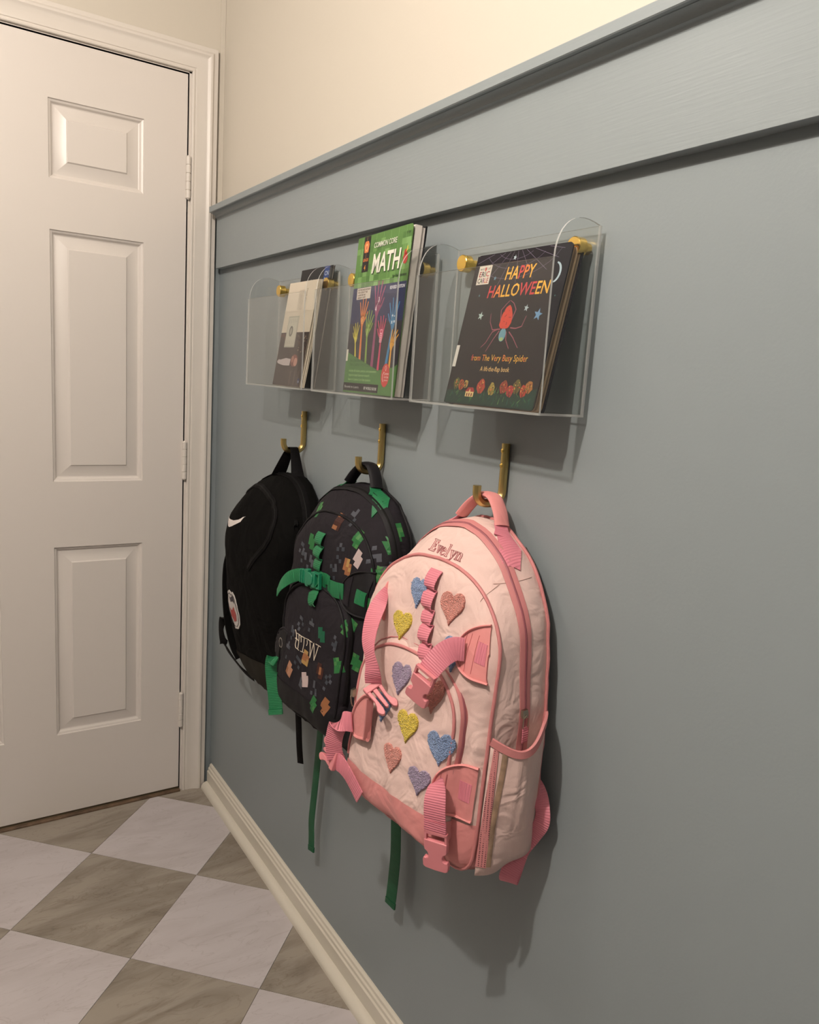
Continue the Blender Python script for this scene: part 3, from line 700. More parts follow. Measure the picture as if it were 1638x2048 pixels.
# ================================================================== DETAILS: PINK BAG
def LP(zb): return lambda a, b, c: Vector((a, -b, c-zb))
def CF(S_, zb):                       # cast on the front from (u, absolute z)
    return lambda u, z: S_.front(u, z-zb)
def CR(S_, zb): return lambda w_, z: S_.right(w_, z-zb)
def daisy(us, zs, S_, zb, web, parent, amp=.010, wd=.025):
    """daisy-chain webbing: stitched down at each z, looped in between"""
    P_ = []; 
    for k in range(len(zs)-1):
        for q in range(8):
            f = q/8; z = zs[k]+(zs[k+1]-zs[k])*f; u = us[k]+(us[k+1]-us[k])*f; p, n_ = S_.front(u, z-zb)
            am = amp*(1, 1.15, .7, 1.2, .9)[k % 5]
            P_.append(p+Vector((0, -1, 0))*(.0012+am*math.sin(math.pi*f)**.7)+Vector((0, 0, -.004))*math.sin(math.pi*f))
    p, n_ = S_.front(us[-1], zs[-1]-zb); P_.append(p+Vector((0, -.0012, 0)))
    return sweep('daisy_chain', P_, Vector((1, 0, -.12)), web, parent, section='band', wd=wd, th=.0017, sub=1)
PF = CF(PS, PZ); L = LP(PZ)
def fuzzy(name, col): return mat(name, col, .95, bump=('weave', 620, .9, .0025), noise_col=(420, .22), sheen=.3)
FB = fuzzy('blue boucle', (.27, .38, .64)); FC = fuzzy('coral boucle', (.85, .33, .27)); FY = fuzzy('yellow boucle', (.95, .70, .07)); FL = fuzzy('lilac boucle', (.43, .33, .49))
for l_, r_, b_, t_, m_, lb in (((-.030,.988),(.006,.997),(-.008,.963),(-.019,1.003),FB,'blue'),((.037,.983),(.081,.991),(.059,.958),(.055,1.0),FC,'coral'),((-.055,.934),(-.012,.940),(-.029,.909),(-.035,.948),FY,'yellow'),
        ((.060,.930),(.100,.935),(.088,.899),(.077,.943),FB,'blue'),((-.024,.862),(.018,.870),(-.004,.838),(-.009,.880),FL,'lilac'),((.047,.862),(.086,.868),(.061,.836),(.063,.880),FC,'coral'),
        ((-.050,.811),(-.013,.816),(-.024,.786),(-.034,.824),FB,'blue'),((.009,.803),(.052,.812),(.036,.779),(.027,.821),FY,'yellow'),((.074,.797),(.117,.802),(.100,.772),(.093,.815),FB,'blue'),
        ((-.010,.746),(.032,.753),(.022,.725),(.009,.763),FC,'coral'),((.050,.739),(.092,.741),(.082,.719),(.068,.754),FL,'lilac')):
    cu = (l_[0]+r_[0])/2; cz = (t_[1]+b_[1])/2+.001; wd_ = math.dist(l_, r_)*1.04; ht_ = (t_[1]-b_[1])*1.10
    q = decal('heart_patch', heart(cu, cz, wd_, ht_, .10), PF, m_, pink, thick=.0022, h=.0022, fuzz=.0012, bulge=.0008); q['label'] = lb+' fuzzy heart'
# upper right tab, strap and socket
def tab(poly, S_, zb, m, rim_m, web, parent, cast=None, slots=None):
    c_ = cast or CF(S_, zb); q = decal('tab_patch', poly, c_, m, parent, thick=.0028, h=.006)
    rim = []; 
    for a, b in poly: p, n_ = c_(a, b); rim.append((p+n_*.0038, n_))
    sweep('tab_binding', [r[0] for r in rim[:-1]], [r[1] for r in rim[:-1]], rim_m, q, section='round', wd=.006, th=.0035, n=8, sub=5)
    return q
tp = [(.126,.974),(.114,.970),(.100,.961),(.090,.947),(.088,.930),(.096,.911),(.116,.902),(.1395,.900),(.1355,.940)]
tb = tab(tp, PS, PZ, SALM, SALM, PWEB, pink)
STI = mat('rose stitching', (.55, .12, .13), .6)
decal('tab_webbing', [(.1185,.924),(.1345,.922),(.1315,.950),(.1185,.952)], PF, PWEB, tb, lift=.0032, thick=.0008, h=.006)
for uu in (.0985,.1060,.1170):
    seg = []
    for k in range(9): p, n_ = PF(uu, .907+.052*k/8); seg.append(p+n_*.0034)
    sweep('stitch_line', seg, Vector((1, 0, 0)), STI, tb, section='round', wd=.0009, th=.0009, n=5, sub=1)
sweep('compression_strap', [L(.106,.1385,.938), L(.096,.148,.937), L(.088,.160,.928), L(.082,.172,.912), L(.0775,.1775,.899)], [Vector((.05, 0, -1)), Vector((.15, -.1, -1)), Vector((.5, .15, -.8)), Vector((.8, .3, -.5)), Vector((.85, .3, -.4))], PWEB, pink, section='band', wd=.032, th=.0018, sub=8)
buckle_female(L(.074,.1795,.892), (-.40,.02,-.92), (.88,.32,-.34), PPLAS, pink, L_=.042, W_=.034)
# upper left: tab edge, twisted strap, male clip
sweep('tab_patch', [L(-.094,.128,.992), L(-.088,.140,.972), L(-.084,.152,.945), L(-.080,.152,.925)], [Vector((.2, 1, 0))]*4, SALM, pink, section='band', wd=.012, th=.004, sub=6, wds=[.004, .018, .016, .006])
sweep('compression_strap', [L(-.088,.146,.972), L(-.083,.158,.958), L(-.074,.174,.938), L(-.063,.187,.914), L(-.046,.196,.892), L(-.034,.196,.868), L(-.036,.192,.846)], [Vector((.1, .9, 0)), Vector((.4, .8, 0)), Vector((.9, .3, 0)), Vector((1, .0, 0)), Vector((1, -.1, 0)), Vector((.9, .3, .2)), Vector((.6, .8, .2))], PWEB, pink, section='band', wd=.032, th=.0018, sub=10, wds=[.010,.020,.030,.034,.032,.028,.024])
buckle_male(L(-.034,.192,.838), (.78,.16,-.42), (.20,.85,.35), PPLAS, pink, L_=.044, W_=.028)
# lower right tab, strap and socket
tp = [(.1405,.781),(.122,.780),(.105,.771),(.096,.752),(.098,.730),(.108,.713),(.122,.706),(.1405,.704),(.1405,.74)]
tb = tab(tp, PS, PZ, SALM, SALM, PWEB, pink)
decal('tab_webbing', [(.122,.732),(.1375,.730),(.1375,.757),(.122,.759)], PF, PWEB, tb, lift=.0032, thick=.0008, h=.006)
for uu in (.1035,.1095,.1190):
    seg = []
    for k in range(9): p, n_ = PF(uu, .714+.050*k/8); seg.append(p+n_*.0034)
    sweep('stitch_line', seg, Vector((1, 0, 0)), STI, tb, section='round', wd=.0009, th=.0009, n=5, sub=1)
sweep('compression_strap', [L(.108,.166,.758), L(.112,.172,.750), L(.118,.178,.735), L(.121,.179,.715), L(.1215,.176,.697), L(.1215,.174,.686)], [Vector((.5, 0, .8)), Vector((.8, .3, .5)), Vector((.85, .45, .1)), Vector((.85, .5, 0)), Vector((.85, .5, 0)), Vector((.85, .5, 0))], PWEB, pink, section='band', wd=.032, th=.0018, sub=8)
sweep('strap_fold', [L(.1215,.1778,.706), L(.1215,.1770,.694), L(.1215,.1760,.686)], Vector((.85, .5, 0)), PWEB, pink, section='band', wd=.0325, th=.003, sub=4)
buckle_female(L(.1215,.1735,.677), (-.02,.10,-1), (.85,.5,0), PPLAS, pink, L_=.044, W_=.034)
# lower left: free flap, strap, clip and tail
fl = [(-.034,.826),(-.050,.822),(-.068,.808),(-.084,.789),(-.092,.768),(-.089,.752),(-.076,.744),(-.038,.756)]
c_ = lambda a, b: (L(a, .192+(a+.034)*.06, b), Vector((-.1, -1, 0)).normalized())
q = decal('tab_patch', fl, c_, SALM, pink, thick=.003, h=.01)
sweep('tab_binding', [c_(a, b)[0]+Vector((0, -.003, 0)) for a, b in fl], Vector((0, 1, 0)), SALM, q, section='round', wd=.0065, th=.006, n=8, sub=6)
sweep('tab_fold', [L(-.037,.1965,.822), L(-.036,.1975,.79), L(-.041,.1965,.757)], Vector((0, 1, 0)), PIPE, q, section='band', wd=.010, th=.003, sub=6)
sweep('compression_strap', [L(-.084,.197,.765), L(-.101,.202,.760), L(-.116,.205,.745), L(-.123,.206,.718), L(-.124,.203,.698), L(-.123,.200,.686)], [Vector((0, .1, 1)), Vector((.2, .3, .9)), Vector((.7, .4, .5)), Vector((.85, .5, .1)), Vector((.8, .6, .1)), Vector((.5, .6, .6))], PWEB, pink, section='band', wd=.030, th=.0018, sub=10)
sweep('strap_tail', [L(-.120,.200,.684), L(-.106,.199,.684), L(-.088,.199,.680), L(-.068,.198,.670), L(-.048,.197,.658)], [Vector((.1, .1, 1)), Vector((.2, .1, 1)), Vector((.35, 0, 1)), Vector((.55, 0, .85)), Vector((.6, 0, .8))], PWEB, pink, section='band', wd=.029, th=.0018, sub=8)
buckle_male(L(-.128,.201,.684), (-1,.05,.05), (.05,.25,1), PPLAS, pink, L_=.044)
daisy([.011,.014,.018,.022,.028,.034], [1.024,.996,.968,.948,.922,.898], PS, PZ, PWEB, pink, amp=.0068)
# zip pullers
puller((.1600, -.073, .858-PZ), (0, .12, -1), STEEL, pink, cord=PWEB, out=(1, 0, 0))
puller((-.108, -.180, .80-PZ), (0, .1, -1), STEEL, pink, cord=None, out=(-1, -.3, 0))
# shoulder strap webbing hanging under the bag
sd_ = Vector((.83, .55, .05))
sweep('shoulder_strap_webbing', [L(.120,.020,.742), L(.150,.022,.728), L(.168,.026,.706), L(.169,.028,.686), L(.158,.032,.662), L(.148,.040,.640), L(.142,.048,.612), L(.140,.053,.594), L(.1385,.050,.585), L(.1365,.044,.590), L(.138,.038,.612), L(.142,.032,.640)], [Vector((0, .9, .3)), Vector((.4, .8, .3)), Vector((.8, .4, .4)), Vector((.8, .5, .3))]+[sd_]*8, PWEB, pink, section='band', wd=.022, th=.0018, sub=8, wds=[.022]*5+[.024,.027,.027,.026,.025,.024,.022])
# embroidered name
GL = {'E': [[(0,0),(.8,0),(.84,.30),(.76,.30),(.66,.10),(.36,.10),(.36,.46),(.52,.46),(.56,.36),(.62,.36),(.62,.66),(.56,.66),(.52,.55),(.36,.55),(.36,.90),(.62,.90),(.70,.72),(.78,.72),(.76,1),(0,1),(0,.93),(.16,.90),(.16,.10),(0,.07),(0,0)]],
      'v': [[(0,.66),(.34,.66),(.34,.61),(.27,.58),(.42,.16),(.56,.58),(.48,.61),(.48,.66),(.76,.66),(.76,.61),(.68,.58),(.44,0),(.36,0),(.08,.58),(0,.61),(0,.66)]],
      'e': [[(.64,.16),(.55,.04),(.34,-.02),(.10,.08),(.02,.32),(.10,.56),(.32,.68),(.54,.60),(.64,.40),(.64,.34),(.20,.34),(.24,.14),(.38,.06),(.54,.10),(.62,.20),(.64,.16)],[(.21,.41),(.46,.41),(.44,.54),(.33,.60),(.24,.54),(.21,.41)]],
      'l': [[(0,1.06),(.26,1.06),(.26,.07),(.36,.05),(.36,0),(0,0),(0,.05),(.10,.07),(.10,.98),(0,1.0),(0,1.06)]],
      'y': [[(0,.66),(.34,.66),(.34,.61),(.27,.58),(.42,.18),(.56,.58),(.48,.61),(.48,.66),(.78,.66),(.78,.61),(.70,.58),(.38,-.16),(.22,-.32),(.06,-.30),(.02,-.20),(.10,-.14),(.20,-.20),(.30,-.12),(.34,0),(.08,.58),(0,.61),(0,.66)]],
      'n': [[(0,.66),(.25,.67),(.26,.56),(.42,.68),(.62,.62),(.68,.46),(.68,.07),(.78,.05),(.78,0),(.44,0),(.44,.05),(.52,.07),(.52,.44),(.44,.56),(.34,.54),(.26,.44),(.26,.07),(.35,.05),(.35,0),(0,0),(0,.05),(.10,.07),(.10,.58),(0,.60),(0,.66)]]}
THR = mat('rose embroidery thread', (.55, .17, .19), .5)
nm = None; x = -.034; H_ = .0158
for ch, adv in (('E', .0152), ('v', .0125), ('e', .0118), ('l', .0075), ('y', .0130), ('n', 0)):
    for st in GL[ch]:
        pp_ = []
        for k in range(len(st)):
            a, b = st[k]; p, n_ = PF(x+a*H_*1.06, 1.0425+b*H_-.02*(x+.03)); pp_.append(p+n_*.0007)
        o_ = sweep('embroidered_name', pp_, Vector((1, 0, 0)), THR, pink, section='round', wd=.0010, th=.0010, n=5, sub=1) if nm is None else sweep('embroidered_letter', pp_, Vector((1, 0, 0)), THR, nm, section='round', wd=.0010, th=.0010, n=5, sub=1)
        nm = nm or o_
    x += adv
# seams across the shoulder gusset
SEAM = mat('seam thread', (.78, .52, .46), .8)
sm = []
for k in range(11):
    w_ = .034+.056*k/10; p, n_ = PS.right(w_, 1.030-.008*k/10-PZ)
    if p: sm.append(p+n_*.0006)
sweep('seam', sm, Vector((0, 0, 1)), SEAM, pink, section='round', wd=.0009, th=.0009, n=5, sub=1)
sm = []
for a, b in ((.101,1.022),(.100,1.014),(.099,1.006),(.0985,1.0)):
    p, n_ = PF(a, b)
    if p: sm.append(p+n_*.0006)
sweep('seam', sm, Vector((1, 0, 0)), SEAM, pink, section='round', wd=.0009, th=.0009, n=5, sub=1)

# ================================================================== DETAILS: CHARCOAL BAG
NF = CF(NS_, NZ); L = LP(NZ)
daisy([-.020,-.017,-.018,-.016,-.004,.013], [.999,.974,.950,.926,.895,.868], NS_, NZ, GWEB, navy, amp=.0075, wd=.026)
tp = [(.1405,.958),(.120,.956),(.098,.948),(.080,.932),(.074,.914),(.077,.896),(.094,.884),(.118,.880),(.1405,.880),(.1405,.92)]
tb = tab(tp, NS_, NZ, NAVYT, NAVYT, GWEB, navy)
decal('tab_webbing', [(.116,.902),(.139,.900),(.139,.924),(.116,.926)], NF, GWEB, tb, lift=.0036, thick=.0012, h=.006)
decal('tab_loop', [(.080,.893),(.100,.890),(.100,.944),(.080,.936)], NF, NAVY, tb, lift=.0036, thick=.0014, h=.006)
cs = []
for k in range(13):
    u = .000+.082*k/12; p, n_ = NF(u, .9075+.004*k/12); cs.append(p+n_*(.0095-.004*k/12))
sweep('compression_strap', cs, Vector((0, 0, 1)), GWEB, navy, section='band', wd=.029, th=.0018, sub=1)
p, n_ = NF(.000, .9070); x_ = Vector((-1, -.12, -.03)).normalized()
bf = buckle_female(p+n_*.0125, x_, (0, 0, 1), GPLAS, navy, L_=.034, W_=.030)
V, F = extr([(.0125*math.cos(a), .0125*math.sin(a)) for a in [2*math.pi*k/20 for k in range(20)]], .003, .0062, lambda a, b, d: p+n_*.0125+x_*.017+x_*a+Vector((0, 0, 1))*b+Vector((0, -1, 0))*d)
bevel_obj(mesh('buckle_button', V, F, GPLAS, bf), .001)
V, F = extr([(.034,-.013),(.052,-.013),(.052,.013),(.034,.013)], -.004, .004, lambda a, b, d: p+n_*.0125+x_*a+Vector((0, 0, 1))*b+Vector((0, -1, 0))*d)
bc_ = mesh('buckle_clip', V, F, GPLAS, navy); bevel_obj(bc_, .0015)
for e in (.0385, .0455):
    V, F = extr([(e,-.0125),(e+.0026,-.0125),(e+.0026,.0125),(e,.0125)], .0035, .0058, lambda a, b, d: p+n_*.0125+x_*a+Vector((0, 0, 1))*b+Vector((0, -1, 0))*d); mesh('clip_bar', V, F, GPLAS, bc_)
q0 = p+n_*.0125+x_*.046
sweep('strap_tail', [q0, q0+Vector((-.014,-.004,-.002)), q0+Vector((-.034,-.012,-.012)), q0+Vector((-.052,-.020,-.030)), q0+Vector((-.062,-.024,-.048))], [Vector((0, 0, 1)), Vector((0, 0, 1)), Vector((-.1, .1, 1)), Vector((-.4, .3, .8)), Vector((-.5, .4, .7))], GWEB, navy, section='band', wd=.024, th=.0018, sub=8)
# left: organiser flap standing off the edge, with ring, and green strap hanging from it
fl = [(-.078,.792),(-.100,.792),(-.122,.782),(-.138,.762),(-.144,.740),(-.138,.720),(-.120,.708),(-.080,.706)]
c_ = lambda a, b: (L(a, .140+(a+.078)*.06, b), Vector((-.1, -1, 0)).normalized())
q = decal('tab_patch', fl, c_, NAVYT, navy, thick=.007, h=.01, bulge=.003)
sweep('tab_binding', [c_(a, b)[0]+Vector((0, -.006, 0)) for a, b in fl], Vector((0, 1, 0)), NAVY, q, section='round', wd=.007, th=.006, n=8, sub=6)
rg = [L(-.088+.0075*math.cos(a), .158, .768+.0095*math.sin(a)) for a in [2*math.pi*k/16 for k in range(16)]]
kr = sweep('key_ring', rg, Vector((0, 1, 0)), mat('polished steel', (.7,.68,.64), .2, 1), navy, section='round', wd=.0016, th=.0016, n=6, closed=True)
sweep('ring_cord', [L(-.088,.159,.759), L(-.089,.160,.745), L(-.087,.160,.733)], Vector((0, 1, 0)), BLK, kr, section='round', wd=.002, th=.002, n=6, sub=4)
sweep('side_strap', [L(-.118,.150,.722), L(-.133,.152,.718), L(-.139,.153,.704), L(-.134,.153,.680), L(-.121,.153,.650), L(-.112,.153,.622), L(-.108,.153,.610)], [Vector((.7, .4, .5)), Vector((.8, .5, .3)), Vector((.8, .6, .1))]+[Vector((.8, .6, .1))]*4, GWEB, navy, section='band', wd=.031, th=.002, sub=8)
sweep('strap_hem', [L(-.1115,.1545,.6195), L(-.108,.1545,.609)], Vector((.8, .6, .1)), GWEB, navy, section='band', wd=.0315, th=.004, sub=3)
# adjuster tails hanging below, against the wall
def tail(pts, m, parent, Lf, wd=.024, hem=True):
    q = sweep('adjuster_strap', [Lf(*p) for p in pts], Vector((1, .12, 0)), m, parent, section='band', wd=wd, th=.0018, sub=8)
    if hem: a = Lf(*pts[-1]); b = Lf(*pts[-2]); d = (b-a).normalized(); sweep('strap_hem', [a+d*.011, a], Vector((1, .12, 0)), m, q, section='band', wd=wd+.0006, th=.0042, sub=3)
GDK = mat('deep green strap webbing', (.006, .085, .033), .55, bump=('rib', 95, .4, .0007))
tail([(-.150,.026,.66),(-.153,.027,.58),(-.157,.028,.50),(-.165,.029,.40),(-.173,.030,.31),(-.170,.030,.27),(-.166,.031,.236)], GDK, navy, L, wd=.022)
tail([(.150,.026,.64),(.158,.028,.55),(.163,.029,.50),(.171,.030,.43),(.169,.030,.37),(.166,.031,.320)], GDK, navy, L, wd=.028)
# embroidered letters (they sit upside down on the pocket)
ET = mat('cream embroidery thread', (.72, .62, .50), .6)
segs = [[(-.047,.806),(-.041,.800),(-.036,.793),(-.0345,.786),(-.034,.781),(-.029,.777),(-.023,.776),(-.018,.775)],[(-.041,.791),(-.035,.792),(-.026,.791)],[(-.037,.802),(-.030,.8015),(-.021,.801),(-.008,.802),(.003,.802)],[(-.030,.801),(-.024,.792),(-.022,.777)],[(-.022,.800),(-.018,.796),(-.016,.791)],[(-.008,.801),(-.006,.790),(-.007,.780),(-.007,.776)],[(-.013,.775),(-.006,.775),(-.002,.775)],[(.003,.802),(.019,.8015)],[(.001,.800),(.003,.795),(.002,.790)],[(.011,.801),(.016,.787),(.018,.772)],[(.018,.772),(.021,.787),(.025,.802)],[(.025,.802),(.030,.790),(.033,.772)],[(.033,.772),(.038,.786),(.044,.802)],[(.033,.803),(.050,.803)]]
nm = None
for st in segs:
    pp_ = []
    for a, b in st: p, n_ = NF(a, b); pp_.append(p+n_*.0008)
    o_ = sweep('embroidered_letters' if nm is None else 'embroidered_stroke', pp_, Vector((1, 0, .3)), ET, nm or navy, section='round', wd=.0022, th=.0012, n=6, sub=4); nm = nm or o_
# printed pixel blocks, flat print on the cloth
INK = {'grey': (78,80,88), 'grey2': (62,66,74), 'green': (46,108,60), 'brown': (62,34,30), 'tan': (168,134,82), 'teal': (28,92,66), 'orange': (148,98,66), 'peach': (176,128,102), 'white': (190,170,168), 'lgreen': (74,126,72), 'blue': (52,84,120)}
def blocks(cu, cz, kind, n_, s, seed_, cast):
    rr = random.Random(seed_); cells = {}
    if kind in ('grey', 'grey2'):
        for (i, j) in rr.sample([(0,0),(1,1),(-1,1),(0,2),(1,-1),(-1,-1),(0,-2),(1,0),(0,1)], 5): cells[(i, j)] = rr.choice(['grey','grey2'])
    else:
        for i in range(-1, 2):
            for j in range(-2, 2):
                if (i, j) in ((-1,-2),(1,1)) and rr.random() < .7: continue
                cells[(i, j)] = kind if rr.random() < .72 else ('lgreen' if kind == 'green' else 'orange' if kind in ('tan','peach','brown') else kind)
    a = rr.uniform(-.45, .45); out = []
    for (i, j), k in cells.items():
        q = []
        for di, dj in ((-.5,-.5),(.5,-.5),(.5,.5),(-.5,.5)):
            x_, y_ = (i+di)*s, (j+dj)*s; q.append((cu+x_*math.cos(a)-y_*math.sin(a), cz+x_*math.sin(a)+y_*math.cos(a)))
        out.append((q, k))
    return out
keys = list(INK); PM = [P(*INK[k]) for k in keys]
def print_on(items, cast, parent, name):
    V = []; F = []; mi = []
    for poly, k in items:
        hits = [cast(a, b) for a, b in poly]
        if any(h[0] is None for h in hits): continue
        c0 = cast(sum(p[0] for p in poly)/4, sum(p[1] for p in poly)/4)
        if c0[0] is None: continue
        n = len(V); V += [h[0]+h[1]*.0007 for h in hits]+[c0[0]+c0[1]*.0008]
        fn = (V[n+1]-V[n]).cross(V[n+2]-V[n])
        for i in range(4): t_ = (n+i, n+(i+1) % 4, n+4); F.append(t_ if fn.dot(c0[1]) > 0 else tuple(reversed(t_))); mi.append(keys.index(k))
    mesh(name, V, F, PM, parent, mi=mi, smooth=False)['kind'] = 'stuff'
it = []; sd_ = 0
for k, u, z in (('green',-.072,1.036),('brown',.018,1.029),('grey',.046,1.036),('green',.084,1.010),('tan',.075,.959),('grey',.036,.941),('green',-.054,.978),('grey',-.050,.932),('grey',-.073,.940),('green',.109,.859),('white',.099,.978),('grey',-.084,.955),('green',.128,.800),('grey',.050,.975),('grey',.128,.985)):
    sd_ += 1; it += blocks(u, z, k, 5, .0072, sd_, None)
print_on(it, NF, nbody, 'printed_blocks')
it = []
for k, u, z in (('teal',.046,.828),('grey2',-.033,.824),('grey',.006,.826),('grey',.083,.818),('tan',.006,.771),('brown',.058,.764),('green',.100,.788),('peach',-.042,.733),('white',.013,.732),('grey',.084,.748),('grey',.049,.722),('orange',.091,.709),('green',.056,.700),('grey',-.017,.752),('grey',-.060,.800),('grey',-.004,.712),('grey',-.065,.760)):
    sd_ += 1; it += blocks(u, z, k, 5, .0068, sd_, None)
print_on(it, NF, npk, 'printed_blocks')
it = []
for k, w_, z in (('green',.046,1.030),('green',.062,1.010),('green',.083,.960),('grey',.071,.968),('grey',.088,.873),('grey',.060,.900),('grey',.050,.960),('green',.098,.905)):
    sd_ += 1; it += blocks(w_, z, k, 5, .0072, sd_, None)
print_on(it, CR(NS_, NZ), nbody, 'printed_blocks')
puller((.150, -.060, .86-NZ), (0, .1, -1), NTEETH, navy, cord=NAVYT, out=(1, 0, 0))

# ================================================================== DETAILS: BLACK BAG
KF = CF(BS, BZ); L = LP(BZ)
pz = [(-.096,1.010),(-.080,1.022),(-.059,1.030),(-.020,1.031),(.014,1.025),(.045,1.015),(.066,1.003),(.084,.983),(.092,.960),(.092,.940),(.082,.922),(.073,.913),(.058,.897),(.049,.888),(.034,.872),(.022,.858)]
D = catmull([Vector((a, b, 0)) for a, b in pz], 4); zp = []; zn = []
for v in D:
    p, n_ = KF(v.x, v.y)
    if p: zp.append(p); zn.append(n_)
zip_line(zp, zn, BLKW, NTEETH, black, name='pocket_zipper', wd=.014)
puller((.1335, -.079, .980-BZ), (.1, .05, -1), NTEETH, black, cord=BLKW, out=(.8, -.5, 0))
sweep('handle', [L(-.034,.052,1.054), L(-.020,.048,1.078), L(-.004,.041,1.112), L(.004,.036,1.1232), L(.012,.035,1.1235), L(.018,.035,1.114), L(.030,.036,1.088), L(.046,.038,1.058)], [Vector((.35, 1, 0)), Vector((.3, 1, 0)), Vector((.1, 1, 0)), Vector((0, 1, 0)), Vector((0, 1, 0)), Vector((.0, 1, 0)), Vector((.25, 1, 0)), Vector((.4, 1, 0))], BLKW, black, section='band', wd=.022, th=.002, sub=8, wds=[.030,.027,.021,.019,.019,.021,.024,.030])
SW = P(232, 222, 218)
decal('tick_emblem', [(-.020,.967),(-.032,.9632),(-.038,.9595),(-.049,.9545),(-.070,.9490),(-.090,.9475),(-.104,.9500),(-.112,.9540),(-.1145,.9480),(-.112,.9380),(-.104,.9300),(-.094,.9290),(-.084,.932),(-.058,.942),(-.036,.952),(-.031,.9585),(-.026,.964)], KF, SW, black, lift=.0006, h=.008)['label'] = 'white curved tick emblem'
cr_ = [(-.072,.780),(-.082,.776),(-.095,.779),(-.108,.772),(-.112,.750),(-.110,.722),(-.098,.700),(-.080,.688),(-.062,.692),(-.050,.706),(-.046,.728),(-.048,.752),(-.060,.774)][::-1]
q = decal('shield_patch', cr_, KF, P(206, 200, 196), black, thick=.001, h=.008); q['label'] = 'white shield patch with dark outline lines and red shape'
ins = lambda f_: [(-.079+(a+.079)*f_, .734+(b-.734)*f_) for a, b in cr_]
ol = []
for a, b in ins(.86)+ins(.86)[:1]: p, n_ = KF(a, b); ol.append(p+n_*.0022)
sweep('patch_outline', ol, Vector((1, 0, 0)), P(46, 40, 44), q, section='round', wd=.0016, th=.0010, n=5, sub=1)
decal('patch_red', [(-.060,.728),(-.064,.712),(-.080,.704),(-.094,.716),(-.098,.738),(-.084,.732),(-.074,.744)][::-1], KF, P(176, 74, 70), q, lift=.0022, h=.008)
decal('patch_dark', [(-.066,.772),(-.064,.752),(-.072,.758),(-.086,.752),(-.098,.764),(-.088,.762),(-.078,.768)], KF, P(60, 54, 60), q, lift=.0022, h=.008)
# side pocket edge and strap loop on the left
sweep('side_pocket', [L(-.150,.088,.86), L(-.160,.094,.82), L(-.163,.094,.76), L(-.158,.090,.69), L(-.146,.080,.63), L(-.132,.07,.60)], Vector((0, 1, 0)), BLK, black, section='band', wd=.07, th=.010, sub=6)
sweep('shoulder_strap_webbing', [L(-.120,.085,.735), L(-.150,.096,.712), L(-.185,.104,.690), L(-.215,.108,.665), L(-.226,.108,.640), L(-.220,.106,.615), L(-.205,.102,.598), L(-.170,.094,.578), L(-.130,.084,.560), L(-.095,.070,.548)], [Vector((.1, .5, .8)), Vector((.2, .4, .8)), Vector((.5, .3, .8)), Vector((.8, .3, .4)), Vector((1, .2, 0)), Vector((.8, .3, -.3)), Vector((.4, .3, -.8)), Vector((.2, .4, -.8)), Vector((.2, .5, -.8)), Vector((.2, .5, -.8))], BLKW, black, section='band', wd=.022, th=.002, sub=8)
tail([(.060,.026,.60),(.070,.027,.54),(.083,.029,.49),(.092,.030,.45),(.104,.031,.412)], BLKW, black, L, wd=.024, hem=False)
for s in (-1, 1):
    sweep('shoulder_strap', [L(s*.05,.012,1.02), L(s*.085,.011,.98), L(s*.110,.011,.92), L(s*.116,.011,.86), L(s*.10,.011,.76)], Vector((1, 0, .2)), NMESH, black, section='band', wd=.045, th=.010, sub=6)
